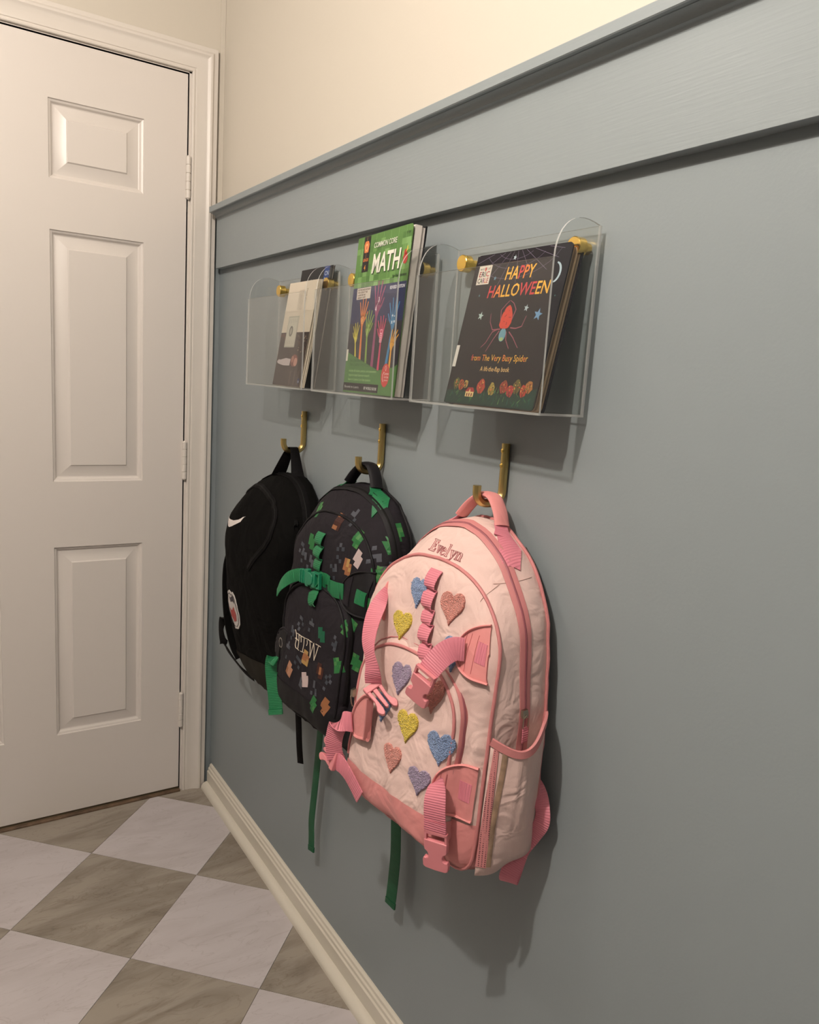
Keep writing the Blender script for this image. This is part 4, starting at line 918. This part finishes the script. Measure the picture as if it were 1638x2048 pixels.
# ================================================================== BOOKS
def text2d(s, size, bold=0, shear=0, sp=1.0):
    cu = bpy.data.curves.new('t', 'FONT'); cu.body = s; cu.size = size; cu.shear = shear; cu.space_character = sp; cu.offset = bold; cu.resolution_u = 2
    ob = bpy.data.objects.new('t', cu); COL.objects.link(ob); bpy.context.view_layer.update()
    me = ob.to_mesh(); V = [(v.co.x, v.co.y) for v in me.vertices]; F = [tuple(p.vertices) for p in me.polygons]
    ob.to_mesh_clear(); bpy.data.objects.remove(ob); bpy.data.curves.remove(cu); return V, F
class Print:
    """flat print on a cover: layers of ink, all one mesh"""
    def __init__(self): self.V = []; self.F = []; self.mi = []; self.m = []; self.z = 0
    def _m(self, c):
        m = P(*c, rough=.3) if isinstance(c, tuple) else c
        if m not in self.m: self.m.append(m)
        return self.m.index(m)
    def poly(self, pts, c, lay=1):
        n = len(self.V); self.V += [(a, -lay*.00008, b) for a, b in pts]; k = self._m(c)
        for t in tessellate_polygon([[Vector((a, b, 0)) for a, b in pts]]):
            a, b, d = [Vector(pts[i]) for i in t]; t = t if (b-a).cross(d-a) > 0 else t[::-1]
            self.F.append(tuple(n+i for i in t)); self.mi.append(k)
    def rect(self, x0, x1, y0, y1, c, lay=1, sk=0): self.poly([(x0, y0), (x1, y0), (x1+sk, y1), (x0+sk, y1)], c, lay)
    def ell(self, cx, cy, rx, ry, c, lay=1, rot=0, n=18):
        self.poly([(cx+rx*math.cos(a)*math.cos(rot)-ry*math.sin(a)*math.sin(rot), cy+rx*math.cos(a)*math.sin(rot)+ry*math.sin(a)*math.cos(rot)) for a in [2*math.pi*k/n for k in range(n)]], c, lay)
    def line(self, pts, wd, c, lay=1, w1=None):
        for i in range(len(pts)-1):
            a = Vector(pts[i]); b = Vector(pts[i+1]); d = (b-a).normalized(); n_ = Vector((-d.y, d.x)); f0 = i/(len(pts)-1); f1 = (i+1)/(len(pts)-1); w1_ = wd if w1 is None else w1
            wa = wd+(w1_-wd)*f0; wb__ = wd+(w1_-wd)*f1
            self.poly([tuple(a-n_*wa/2-d*wa*.25), tuple(b-n_*wb__/2+d*wb__*.25), tuple(b+n_*wb__/2+d*wb__*.25), tuple(a+n_*wa/2-d*wa*.25)], c, lay)
    def star(self, cx, cy, r, c, lay=1, rot=.2): self.poly([(cx+(r if k % 2 == 0 else r*.42)*math.sin(k*math.pi/5+rot), cy+(r if k % 2 == 0 else r*.42)*math.cos(k*math.pi/5+rot)) for k in range(10)], c, lay)
    def text(self, s, x, y, size, c, lay=2, width=None, bold=0, shear=0, rot=0, cols=None, tilt=0):
        cx = 0; parts = [(s, c)] if cols is None else None
        if cols: parts = [(ch, cols[i % len(cols)]) for i, ch in enumerate(s)]
        full = text2d(s, size, bold, shear); x1 = max([v[0] for v in full[0]] or [1]); k = (width/x1) if width else 1
        if parts and len(parts) == 1: sets = [(full, c, 0)]
        else:
            sets = []; pre = ''
            for ch, col in parts:
                adv = 0
                if pre: w_ = text2d(pre+'.', size, bold, 0)[0]; w2 = text2d('.', size, bold, 0)[0]; adv = max(v[0] for v in w_)-max(v[0] for v in w2)
                if ch != ' ': sets.append((text2d(ch, size, bold, shear), col, adv))
                pre += ch
        for (V, F), col, adv in sets:
            n = len(self.V); kk = self._m(col)
            for a, b in V:
                a = (a+adv)*k; b = b+tilt*a; self.V.append((x+a*math.cos(rot)-b*math.sin(rot), -lay*.00008, y+a*math.sin(rot)+b*math.cos(rot)))
            for f in F:
                A_, B_, C_ = [Vector((self.V[n+f[i]][0], self.V[n+f[i]][2])) for i in (0, 1, 2)]
                f = f if (B_-A_).cross(C_-A_) > 0 else f[::-1]; self.F.append(tuple(n+i for i in f)); self.mi.append(kk)
    def build(self, parent, y0):
        return mesh('cover_print', [(a, b+y0, c) for a, b, c in self.V], self.F, self.m, parent, smooth=False, mi=self.mi)
def place(name, yL, w0, w1, h, z0, yaw, label, cat):
    """empty at the bottom left corner of the front cover; local x right, z up the cover, y into the book"""
    t = bpy.data.objects.new(name, None); COL.objects.link(t); t.empty_display_size = .03
    r = Vector((-math.sin(yaw), -math.cos(yaw), 0)); a = (w0-w1)/h; up_ = Vector((a, 0, math.sqrt(1-a*a))); up_ = (up_-r*up_.dot(r)).normalized(); b = up_.cross(r)
    t.matrix_world = Matrix(((r.x, b.x, up_.x, -w0), (r.y, b.y, up_.y, yL), (r.z, b.z, up_.z, z0), (0, 0, 0, 1))); tag(t, label, cat); return t
def rcorner(W_, H_, r, n=4, corners=(1, 1, 1, 1)):
    out = []
    for k, (cx, cy_, a0) in enumerate(((W_-r, r, -90), (W_-r, H_-r, 0), (r, H_-r, 90), (r, r, 180))):
        if corners[k]: out += [(cx+r*math.cos(math.radians(a0+90*i/n)), cy_+r*math.sin(math.radians(a0+90*i/n))) for i in range(n+1)]
        else: out.append(((W_, 0), (W_, H_), (0, H_), (0, 0))[k])
    return out
fnb = lambda a, b, d: Vector((a, d, b))

# --- dark picture book (thick board pages)
W3, H3 = .1975, .2205
t = place('picture_book', -1.245, .0800, .0360, .217, 1.2592, 0, 'dark board book about a spider with star and moon cover, rightmost book', 'book')
NIGHT = P(20, 15, 25, .25)
V, F = extr(rcorner(W3, H3, .007), 0, .0022, fnb); mesh('front_cover', V, F, NIGHT, t, ang=30)
V, F = extr(rcorner(W3, H3, .007), .0185, .0207, fnb); mesh('back_cover', V, F, NIGHT, t, ang=30)
V, F = boxvf(-.0006, .0016, 0, .0207, .001, H3-.001); mesh('spine', V, F, NIGHT, t, smooth=False)
PG = P(186, 160, 128, .7); PGD = P(110, 84, 62, .7)
for k in range(5):
    y = .0026+k*.00318; f = (.0006, .0022, -.001, .0014, .0002)[k]
    V, F = extr(rcorner(W3-.004-f, H3-.003, .007), y, y+.0024, fnb); o = mesh('board_page', V, F, [PG, PGD], t, ang=30); o.location = (.0016, 0, .0015)
pr = Print()
rr = random.Random(3)
for k in range(46):     # web threads across the top
    pass
web0 = (.088, .232)
for a in (-2.75,-2.45,-2.15,-1.85,-1.45,-1.1,-.8,-.5,-.3):
    x1, y1 = web0[0]+.10*math.cos(a), web0[1]+.062*math.sin(a); x0, y0 = web0[0]+.02*math.cos(a), H3-.0012
    if y1 < H3-.003: pr.line([(min(max(web0[0]+ (x1-web0[0])*((web0[1]-y0)/max(web0[1]-y1, 1e-3)), .003), W3-.003), y0), (min(max(x1, .003), W3-.003), y1)], .0005, (120,110,130), 1)
for rd in (.030, .046, .064):
    pts = [(web0[0]+rd*1.5*math.cos(a), web0[1]+rd*.8*math.sin(a)) for a in [-2.7+.18*k for k in range(14)]]
    pts = [p for p in pts if .003 < p[0] < W3-.003 and p[1] < H3-.002]
    if len(pts) > 1: pr.line(pts, .00045, (112,102,124), 1)
Yc, Rc, Oc = (232,176,62), (196,62,66), (224,128,52)
pr.text('HAPPY', .0735, .1795, .0262, Yc, 3, width=.063, bold=.0003, shear=.12, cols=[Yc, Yc, Rc, Oc, Yc])
pr.text('HALLOWEEN', .0425, .1555, .0250, Yc, 3, width=.130, bold=.0003, shear=.12, cols=[Rc, Oc, Yc, Yc, Yc, Rc, Rc, Yc, Yc])
pr.rect(.0100, .0395, .1762, .2045, (214,206,192), 3)
pr.text('world of', .0125, .1975, .0062, (60,50,50), 4, width=.0240); pr.ell(.0258,.1985,.0016,.0030,(196,62,56),5)
pr.text('ERIC', .0125, .1878, .0108, (60,50,60), 4, width=.0240, bold=.0002, cols=[(150,48,56),(60,50,60),(52,96,72),(168,54,60)])
pr.text('CARLE', .0122, .1785, .0102, (60,50,60), 4, width=.0245, bold=.0002, cols=[(60,50,60),(64,84,60),(120,60,110),(200,110,50),(160,50,50)])
mo = [(.1751+.0120*math.cos(a), .1826+.0140*math.sin(a)) for a in [-1.45+.29*k for k in range(11)]]
mi_ = [(.1725+.0110*math.cos(a), .1826+.0128*math.sin(a)) for a in [1.25-.25*k for k in range(11)]]
pr.poly(mo+mi_, (176,196,206), 3)
for x, y, r_, c in ((.0864,.2102,.0040,(180,196,204)),(.0522,.1835,.0036,(96,132,150)),(.0248,.1599,.0026,(80,120,128)),(.0398,.1295,.0066,(176,200,196)),(.1362,.1371,.0052,(172,190,196)),(.1626,.1273,.0088,(104,146,184)),(.1863,.1513,.0016,(90,130,130))): pr.star(x, y, r_, c, 3)
# a plain spider
LG = (150, 82, 96)
for pts in ([(.091,.1092),(.0745,.1085),(.0654,.1197),(.063,.1318)],[(.0864,.1093),(.0755,.1055),(.066,.090),(.0575,.0835)],[(.090,.1065),(.082,.096),(.0704,.0776)],[(.1129,.1107),(.1240,.1095),(.1355,.1121),(.1402,.1262)],[(.1121,.1049),(.1230,.097),(.1377,.0827)],[(.1061,.105),(.109,.094),(.1193,.0817)],[(.088,.122),(.084,.136),(.092,.1440),(.098,.1490)],[(.1115,.1223),(.1155,.136),(.108,.145),(.1000,.1490)]): pr.line(pts, .0018, LG, 3, w1=.0010)
pr.poly([(.0870,.1150),(.0905,.1110),(.0990,.1085),(.1080,.1110),(.1120,.1180),(.1110,.1290),(.1060,.1385),(.1010,.1430),(.0945,.1400),(.0890,.1300)], (204,66,50), 4)
for k in range(9): pr.ell(rr.uniform(.092,.108), rr.uniform(.114,.138), .0009, .0009, (110,34,34), 5, n=8)
pr.ell(.0990, .1010, .0072, .0095, (104,150,164), 4); pr.ell(.0990,.0950,.0042,.0026,(150,176,120),5)
pr.text('from The Very Busy Spider', .0415, .0642, .0128, (214,164,96), 3, width=.1225, cols=[Rc,Oc,Yc,Oc,Yc,Oc,Yc,Yc,Yc,Yc,Oc,Yc,Yc])
pr.text('A lift-the-flap book', .0685, .0495, .0098, (226,186,120), 3, width=.0635)
pr.rect(-.0004, .0072, .0548, .0867, (216,212,204), 4)
gl = [(.001,.0012),(W3-.001,.0012),(W3-.001,.0300)]+[(W3-.001-k*.0122, .0215+.0045*math.sin(k*1.9)) for k in range(1, 16)]+[(.001,.020)]
pr.poly(gl, (18,52,44), 1)
for k in range(60):
    x = rr.uniform(.004, W3-.008); y = rr.uniform(.003, .021); pr.line([(x, y), (x+rr.uniform(-.006,.007), y+rr.uniform(.004,.009))], rr.uniform(.0007,.0016), rr.choice([(56,110,66),(92,140,70),(26,92,80),(44,96,54)]), 2, w1=.0003)
for x, y, r_, c in ((.021,.030,.0085,(84,90,48)),(.033,.0285,.0080,(170,78,48)),(.0440,.0300,.0060,(178,150,84)),(.0795,.0275,.0105,(168,66,50)),(.1040,.0245,.0092,(150,130,60)),(.1290,.0285,.0100,(150,60,44)),(.1440,.0240,.0090,(166,48,56)),(.1560,.0300,.0098,(100,92,48)),(.1705,.0250,.0085,(176,60,44)),(.1800,.0310,.0088,(168,110,54))):
    pts = [(x+r_*(.8+.28*rr.random())*math.cos(a)*.85, y+r_*(.85+.25*rr.random())*math.sin(a)) for a in [2*math.pi*k/16 for k in range(16)]]; pr.poly(pts, c, 3)
    for k in range(16):
        a = rr.uniform(0, 6.28); q_ = rr.uniform(.1, .8); pr.ell(x+r_*q_*math.cos(a)*.8, y+r_*q_*math.sin(a), rr.uniform(.0008,.0018), rr.uniform(.0006,.0012), rr.choice([(226,98,60),(90,24,30),(214,176,84),(70,90,40),c]), 4, rot=a, n=6)
    for s in (-1, 0, 1): pr.line([(x, y-r_*1.1), (x+s*r_*.45, y+r_*.55)], .0007, (54,24,26), 5, w1=.0003)
pr.rect(.0478,.0665,.0118,.0190,(216,190,128),6); pr.poly([(.0462,.0190),(.0682,.0190),(.0635,.0252),(.0520,.0252)],(150,40,48),6)
for x in (.0505,.0555,.0610): pr.rect(x, x+.0026, .0125, .0170, (110,40,40), 7)
pr.poly([(.0545,.0185),(.0590,.0185),(.0568,.0236)],(216,190,128),7)
pr.build(t, 0)

# --- green math workbook
W2, H2 = .2085, .2790
t = place('workbook', -.885-.004, .0620, .0450, .277, 1.2592, .07, 'green and navy math workbook standing taller than its holder', 'book')
GR = P(92, 134, 68, .3); NV = P(30, 38, 82, .3)
cvp = [(0,0),(W2,0),(W2,H2-.006),(W2-.002,H2-.0015),(W2-.006,H2),(0,H2)]
V = []; F = []; NX = 16                # front cover, bowing outward near its free edge
def cov(x, z): return .0030*((x/W2)**2)*-1*0+.0
V, F = extr(cvp, 0, .0006, fnb); mesh('front_cover', V, F, GR, t, ang=30)
PAPER = P(214, 204, 196, .8)
def page_block(y0, y1, nx, curve, name, m, ww, hh, z0=.001):
    V = []; F = []; N_ = 10; M_ = 12
    for j in range(M_+1):
        f = j/M_; z = z0+hh*f; x1 = ww-.004*math.sin(f*2.2)*curve+.0015*math.sin(f*23)*curve
        y_a = y0+.010*curve*(f**1.5); y_b = y1+.013*curve*(f**1.5)
        V += [Vector((.0004, y0, z)), Vector((x1*.6, y0+(y_a-y0)*.4, z)), Vector((x1, y_a, z)), Vector((x1, y_b, z)), Vector((x1*.6, y1+(y_b-y1)*.4, z)), Vector((.0004, y1, z))]
    for j in range(M_):
        for i in range(6): F.append((j*6+i, j*6+(i+1) % 6, j*6+6+(i+1) % 6, j*6+6+i))
    F += [tuple(reversed(range(6))), tuple(M_*6+i for i in range(6))]
    return mesh(name, V, F, m, t, ang=30)
PLN = mat('cut page edges', (.80,.74,.68), .85, bump=('noise', 2600, .5, .0008))
page_block(.0012, .0120, 0, .45, 'page_block', PLN, W2-.001, H2-.002)
page_block(.0124, .0185, 0, .62, 'page_block', PLN, W2-.003, H2-.004)
page_block(.0190, .0197, 0, .64, 'back_cover', P(24,24,28,.4), W2-.001, H2-.001)
pr = Print()
rr = random.Random(5)
for i in range(13):
    for j in range(9):
        if rr.random() < .62:
            x = i*W2/13; z = .1880+j*.0101; dx = rr.uniform(-.003,.003); c = rr.choice([(104,148,78),(118,160,92),(80,122,60),(88,132,66),(128,170,104)])
            if z+.010 < H2-.001: pr.rect(max(x+dx,.0005), min(x+W2/13+dx,W2-.0005), z, z+.0100, c, 1)
for k in range(7): x = .02+k*.028; pr.rect(x, x+.0007, .188, H2-.001, (136,176,112), 2)
pr.rect(.0270,.0530,.2160,H2-.0006,(26,22,24),3)
pr.poly([(.0315,.2500),(.0470,.2500),(.0500,.2640),(.0450,.2700),(.0330,.2700),(.0285,.2640)],(222,128,72),4); pr.ell(.0392,.2590,.0050,.0068,(240,186,128),5); pr.ell(.0394,.2585,.0022,.0040,(206,74,56),6)
pr.rect(.0388,.0396,.2690,.2785,(206,150,100),4); pr.rect(.0386,.0394,.2400,.2500,(206,120,70),4)
pr.text('GRADE',.0290,.2345,.0075,(216,128,70),5,width=.0220,bold=.0002); pr.text('4',.0358,.2195,.0125,(224,150,70),5,bold=.0002)
pr.text('COMMON CORE',.0702,.2538,.0130,(40,56,36),4,width=.0880,bold=.0003,shear=.1); pr.text('COMMON CORE',.0692,.2546,.0130,(228,232,214),5,width=.0880,bold=.0002,shear=.1)
pr.text('MATH',.0690,.2100,.0460,(44,66,40),4,width=.1090,bold=.0010,shear=.12); pr.text('MATH',.0672,.2118,.0460,(240,236,222),5,width=.1090,bold=.0010,shear=.12)
pr.ell(.1935,.2250,.0078,.0088,(186,58,48),6); pr.ell(.1925,.2345,.0050,.0052,(186,58,48),6); pr.poly([(.1945,.2350),(.2005,.2380),(.2000,.2450),(.1960,.2440)],(196,190,80),7)
pr.text('P 304',.1895,.2640,.0062,(40,60,36),5,width=.0130); pr.text('for the Reviewer',.1540,.1972,.0078,(44,70,40),5,width=.0500,bold=.0002)
pr.poly([(.0005,.0742),(.0005,.1890),(W2-.0005,.1885),(W2-.0005,.0535),(.1955,.0485),(.1373,.0423)],NV,3)
pr.poly([(.0005,.0742),(.0005,.125),(W2-.0005,.125),(W2-.0005,.0535),(.1955,.0485),(.1373,.0423)],(42,38,50),4)
pr.text('REVISED EDITION',.1500,.1785,.0074,(204,204,214),9,width=.0540,bold=.0003,shear=.1)
def hand(cx, cy_, s, c, base, lay, lean=0, digits=None):
    pr.poly([(cx-.34*s,cy_+.40*s),(cx-.40*s,cy_+.05*s),(cx-.20*s,cy_-.42*s),(cx-.12*s,cy_-.62*s),(cx+.12*s,cy_-.62*s),(cx+.20*s,cy_-.42*s),(cx+.40*s,cy_+.05*s),(cx+.34*s,cy_+.40*s),(cx,cy_+.48*s)], c, lay)
    for a, l, x0 in ((.42,1.25,-.28),(.14,1.5,-.10),(-.10,1.5,.10),(-.36,1.25,.28)):
        a += lean; pr.line([(cx+x0*s, cy_+.25*s), (cx+x0*s-math.sin(a)*l*.6*s, cy_+.25*s+math.cos(a)*l*.6*s), (cx+x0*s-math.sin(a)*l*s, cy_+.25*s+math.cos(a)*l*s)], .21*s, c, lay, w1=.13*s)
    sg = -1 if lean >= 0 else 1
    pr.line([(cx+sg*.20*s, cy_-.15*s), (cx+sg*.62*s, cy_+.22*s), (cx+sg*.86*s, cy_+.62*s)], .24*s, c, lay, w1=.13*s)
    pr.poly([(cx-.13*s,cy_-.5*s),(cx+.13*s,cy_-.5*s),(base[0]+.20*s,base[1]),(base[0]-.20*s,base[1])], c, lay)
hand(.1090,.1490,.0265,(150,70,110),(.1110,.0420),5,-.12); hand(.0537,.1310,.0220,(224,128,62),(.0595,.0500),6,-.05); hand(.1745,.1230,.0230,(58,128,176),(.1640,.0420),6,.0)
hand(.0795,.1110,.0205,(136,168,72),(.0854,.0480),7,-.2); hand(.1366,.1010,.0195,(206,66,104),(.1370,.0400),8,.1); hand(.0330,.0985,.0160,(214,200,74),(.0387,.0640),7,.08); hand(.1790,.0850,.0170,(232,168,58),(.1790,.0430),8,-.55)
pr.ell(.0545,.1305,.0058,.0068,(244,186,110),9); pr.ell(.0545,.1305,.0045,.0055,(224,128,62),10); pr.text('8',.0520,.1270,.0085,(250,220,150),11)
pr.text('3',.1105,.1600,.0110,(248,232,240),9,bold=.0003); pr.line([(.1030,.1500),(.1130,.1595)],.0009,(248,232,240),9); pr.text('4',.1020,.1440,.0110,(248,232,240),9,bold=.0003)
for x, y, ch in ((.169,.131,'+'),(.177,.131,'-'),(.169,.121,'x'),(.177,.121,'=')): pr.text(ch,x,y,.0085,(226,240,250),9,bold=.0004)
pr.line([(.0775,.1030),(.0835,.1220)],.0012,(224,236,150),9); pr.text('A',.0300,.0960,.0080,(244,238,130),9)
pr.rect(.1310,.1402,.0900,.1120,(246,180,196),9); pr.rect(.1322,.1390,.1062,.1106,(206,66,104),10)
for i in range(3):
    for j in range(4): pr.rect(.1322+i*.0025,.1338+i*.0025,.0912+j*.0036,.0934+j*.0036,(206,66,104),10)
pr.poly([(.0006,.0006),(W2-.0006,.0006),(W2-.0006,.0535),(.1955,.0485),(.1373,.0423),(.0006,.0747)],(84,128,70),11)
pr.rect(.0190,.0762,.1680,.1880,(208,198,186),9)
for k, (s_, w_) in enumerate((('NO PURCHASE NECESSARY',.052),('FOR USE BY THE',.040),('CLASSROOM ONLY',.034),('LIBRARY COPY',.034))): pr.text(s_,.0230,.1832-k*.0046,.0042,(90,60,56),10,width=w_,bold=.00015)
pr.rect(-.0002,.0078,.0575,.0786,(226,220,208),13)
pr.text('REAL LEARNING IN REAL LIFE',.0200,.0560,.0070,(52,84,48),12,width=.075); pr.text('FOR CLASSROOM SUCCESS',.0200,.0485,.0070,(52,84,48),12,width=.085)
for k, (s_, w_) in enumerate((('Includes 60 lessons, practice, and assessments',.114),('Supports mixed classroom research',.088),('Based on Common Core State Standards',.094))): pr.text(s_,.0195,.0380-k*.0078,.0062,(168,206,140),12,width=w_)
pr.rect(.0008,.1465,.0034,.0178,(44,38,42),12,sk=0); pr.text('Bound to Learn',.0060,.0085,.0066,(200,200,196),13,width=.062); pr.text('BY WORLD BOOK',.0900,.0078,.0068,(204,204,200),13,width=.052,bold=.0002)
pr.ell(.1690,.0345,.0155,.0200,(196,62,58),14); pr.ell(.1690,.0345,.0148,.0193,(206,70,64),15)
pr.line([(.1700,.0420),(.1660,.0470),(.1690,.0510),(.1720,.0470),(.1700,.0420)],.0008,(246,220,214),16); pr.line([(.1640,.0400),(.1600,.0350),(.1600,.0280),(.1640,.0235)],.0012,(246,220,214),16)
pr.text('Common',.1648,.0355,.0062,(248,226,220),16,width=.0170); pr.text('Core State',.1648,.0300,.0056,(248,226,220),16,width=.0170); pr.text('Standards',.1660,.0252,.0040,(248,226,220),16,width=.0140)
pr.build(t, 0)

# --- white leaflet with a dark photograph, standing sideways
t = place('leaflet', -.577, .0740, .0400, .219, 1.2592, 0, 'white folded leaflet with a dark photograph on its lower half, leftmost holder', 'leaflet')
W1, H1 = .1430, .2230
WP = P(214, 202, 184, .5)
V, F = extr([(0,0),(W1,0),(W1,H1),(0,H1)], 0, .0004, fnb); mesh('front_sheet', V, F, WP, t, smooth=False)
V = []; F = []
for k, (y0, dx) in enumerate(((.0012,.004),(.0030,.010),(.0042,.013))):
    n = len(V); M_ = 8
    for j in range(M_+1):
        f = j/M_; x1 = W1+dx*(1-.4*f)+.003*math.sin(f*3); V += [Vector((.001, y0, H1*f)), Vector((x1, y0+.0015*math.sin(f*3.1), H1*f)), Vector((x1, y0+.0005+.0015*math.sin(f*3.1), H1*f)), Vector((.001, y0+.0005, H1*f))]
    for j in range(M_):
        for i in range(4): F.append((n+j*4+i, n+j*4+(i+1) % 4, n+j*4+4+(i+1) % 4, n+j*4+4+i))
    F += [tuple(n+i for i in (3, 2, 1, 0)), tuple(n+M_*4+i for i in range(4))]
mesh('inner_sheets', V, F, P(206, 194, 176, .6), t, ang=40)
pr = Print()
pr.rect(.0003,W1-.0003,.0003,.1150,(62,50,46),1)
pr.poly([(.027,.083),(.080,.083),(.080,.1500),(.027,.1500)],(176,172,156),3); pr.poly([(.030,.086),(.077,.086),(.077,.147),(.030,.147)],(196,192,176),4); pr.ell(.0500,.1175,.0095,.0115,(110,108,98),5); pr.ell(.0500,.1175,.0050,.0070,(160,156,142),6)
for k in range(5): pr.line([(.0350+k*.009,.090),(.0350+k*.009,.098)],.0010,(130,126,114),5); pr.line([(.0350+k*.009,.136),(.0350+k*.009,.144)],.0010,(130,126,114),5)
pr.poly([(.004,.052),(.010,.0480),(.040,.0440),(.072,.0440),(.074,.0580),(.050,.0600),(.020,.0560),(.012,.0570)],(196,184,184),3)
pr.ell(.092,.055,.018,.013,(126,70,60),3); pr.ell(.100,.052,.009,.009,(190,140,124),4); pr.ell(.084,.058,.006,.007,(170,120,104),4)
rr = random.Random(9)
for k in range(40): x = rr.uniform(.085,.138); y = rr.uniform(.070,.112); pr.rect(x, x+rr.uniform(.002,.006), y, y+rr.uniform(.001,.004), rr.choice([(96,80,68),(140,122,106),(44,34,32),(180,164,146),(84,60,50)]), 3)
for x in (.082,.104,.122): pr.rect(x, x+.007, .004, .034, (86,72,66), 3)
pr.line([(.002,.108),(.020,.110),(.024,.100)],.006,(90,58,48),3)
pr.rect(W1-.016,W1-.008,.008,.018,(44,62,110),6); pr.text('SIB',W1-.0145,.0095,.0055,(214,214,220),7)
for k in range(5): pr.text(('Our school year in pictures and words','news and dates for families at home','the annual giving campaign has begun','please return this card by mail','thank you for all your help')[k],.060+k*.005,.205,.0042,(128,118,108),3,width=.042,rot=-math.pi/2)
pr.text('Thank you',.094,.208,.0070,(84,76,70),3,width=.030,rot=-math.pi/2)
pr.build(t, 0)
# --- dark brochure behind the leaflet
t = place('brochure', -.585, .0500, .0165, .250, 1.2592, 0, 'glossy black brochure with a blue corner, behind the white leaflet', 'brochure')
W0, H0 = .1490, .2520
V, F = extr([(0,0),(W0,0),(W0,H0),(0,H0)], 0, .0006, fnb); mesh('front_cover', V, F, P(12,12,17,.25), t, smooth=False)
V, F = extr([(.001,.001),(W0-.0015,.001),(W0-.0015,H0-.001),(.001,H0-.001)], .0008, .0040, fnb); mesh('pages', V, F, P(150,142,132,.6), t, smooth=False)
V, F = extr([(0,0),(W0,0),(W0,H0),(0,H0)], .0042, .0048, fnb); mesh('back_cover', V, F, P(12,12,17,.25), t, smooth=False)
pr = Print()
pr.rect(.112,.136,.2180,.2515,(34,66,140),1); pr.text('CN',.115,.2330,.0130,(206,214,230),2,bold=.0002); pr.text('EO',.115,.2200,.0120,(206,214,230),2,bold=.0002)
pr.text('Explore',.052,.2230,.0085,(190,190,186),2); pr.rect(.139,.1402,.150,.249,(120,116,112),1)
pr.text('ADMISSIONS',.142,.014,.0065,(150,150,156),2,rot=math.pi/2); pr.build(t, 0)
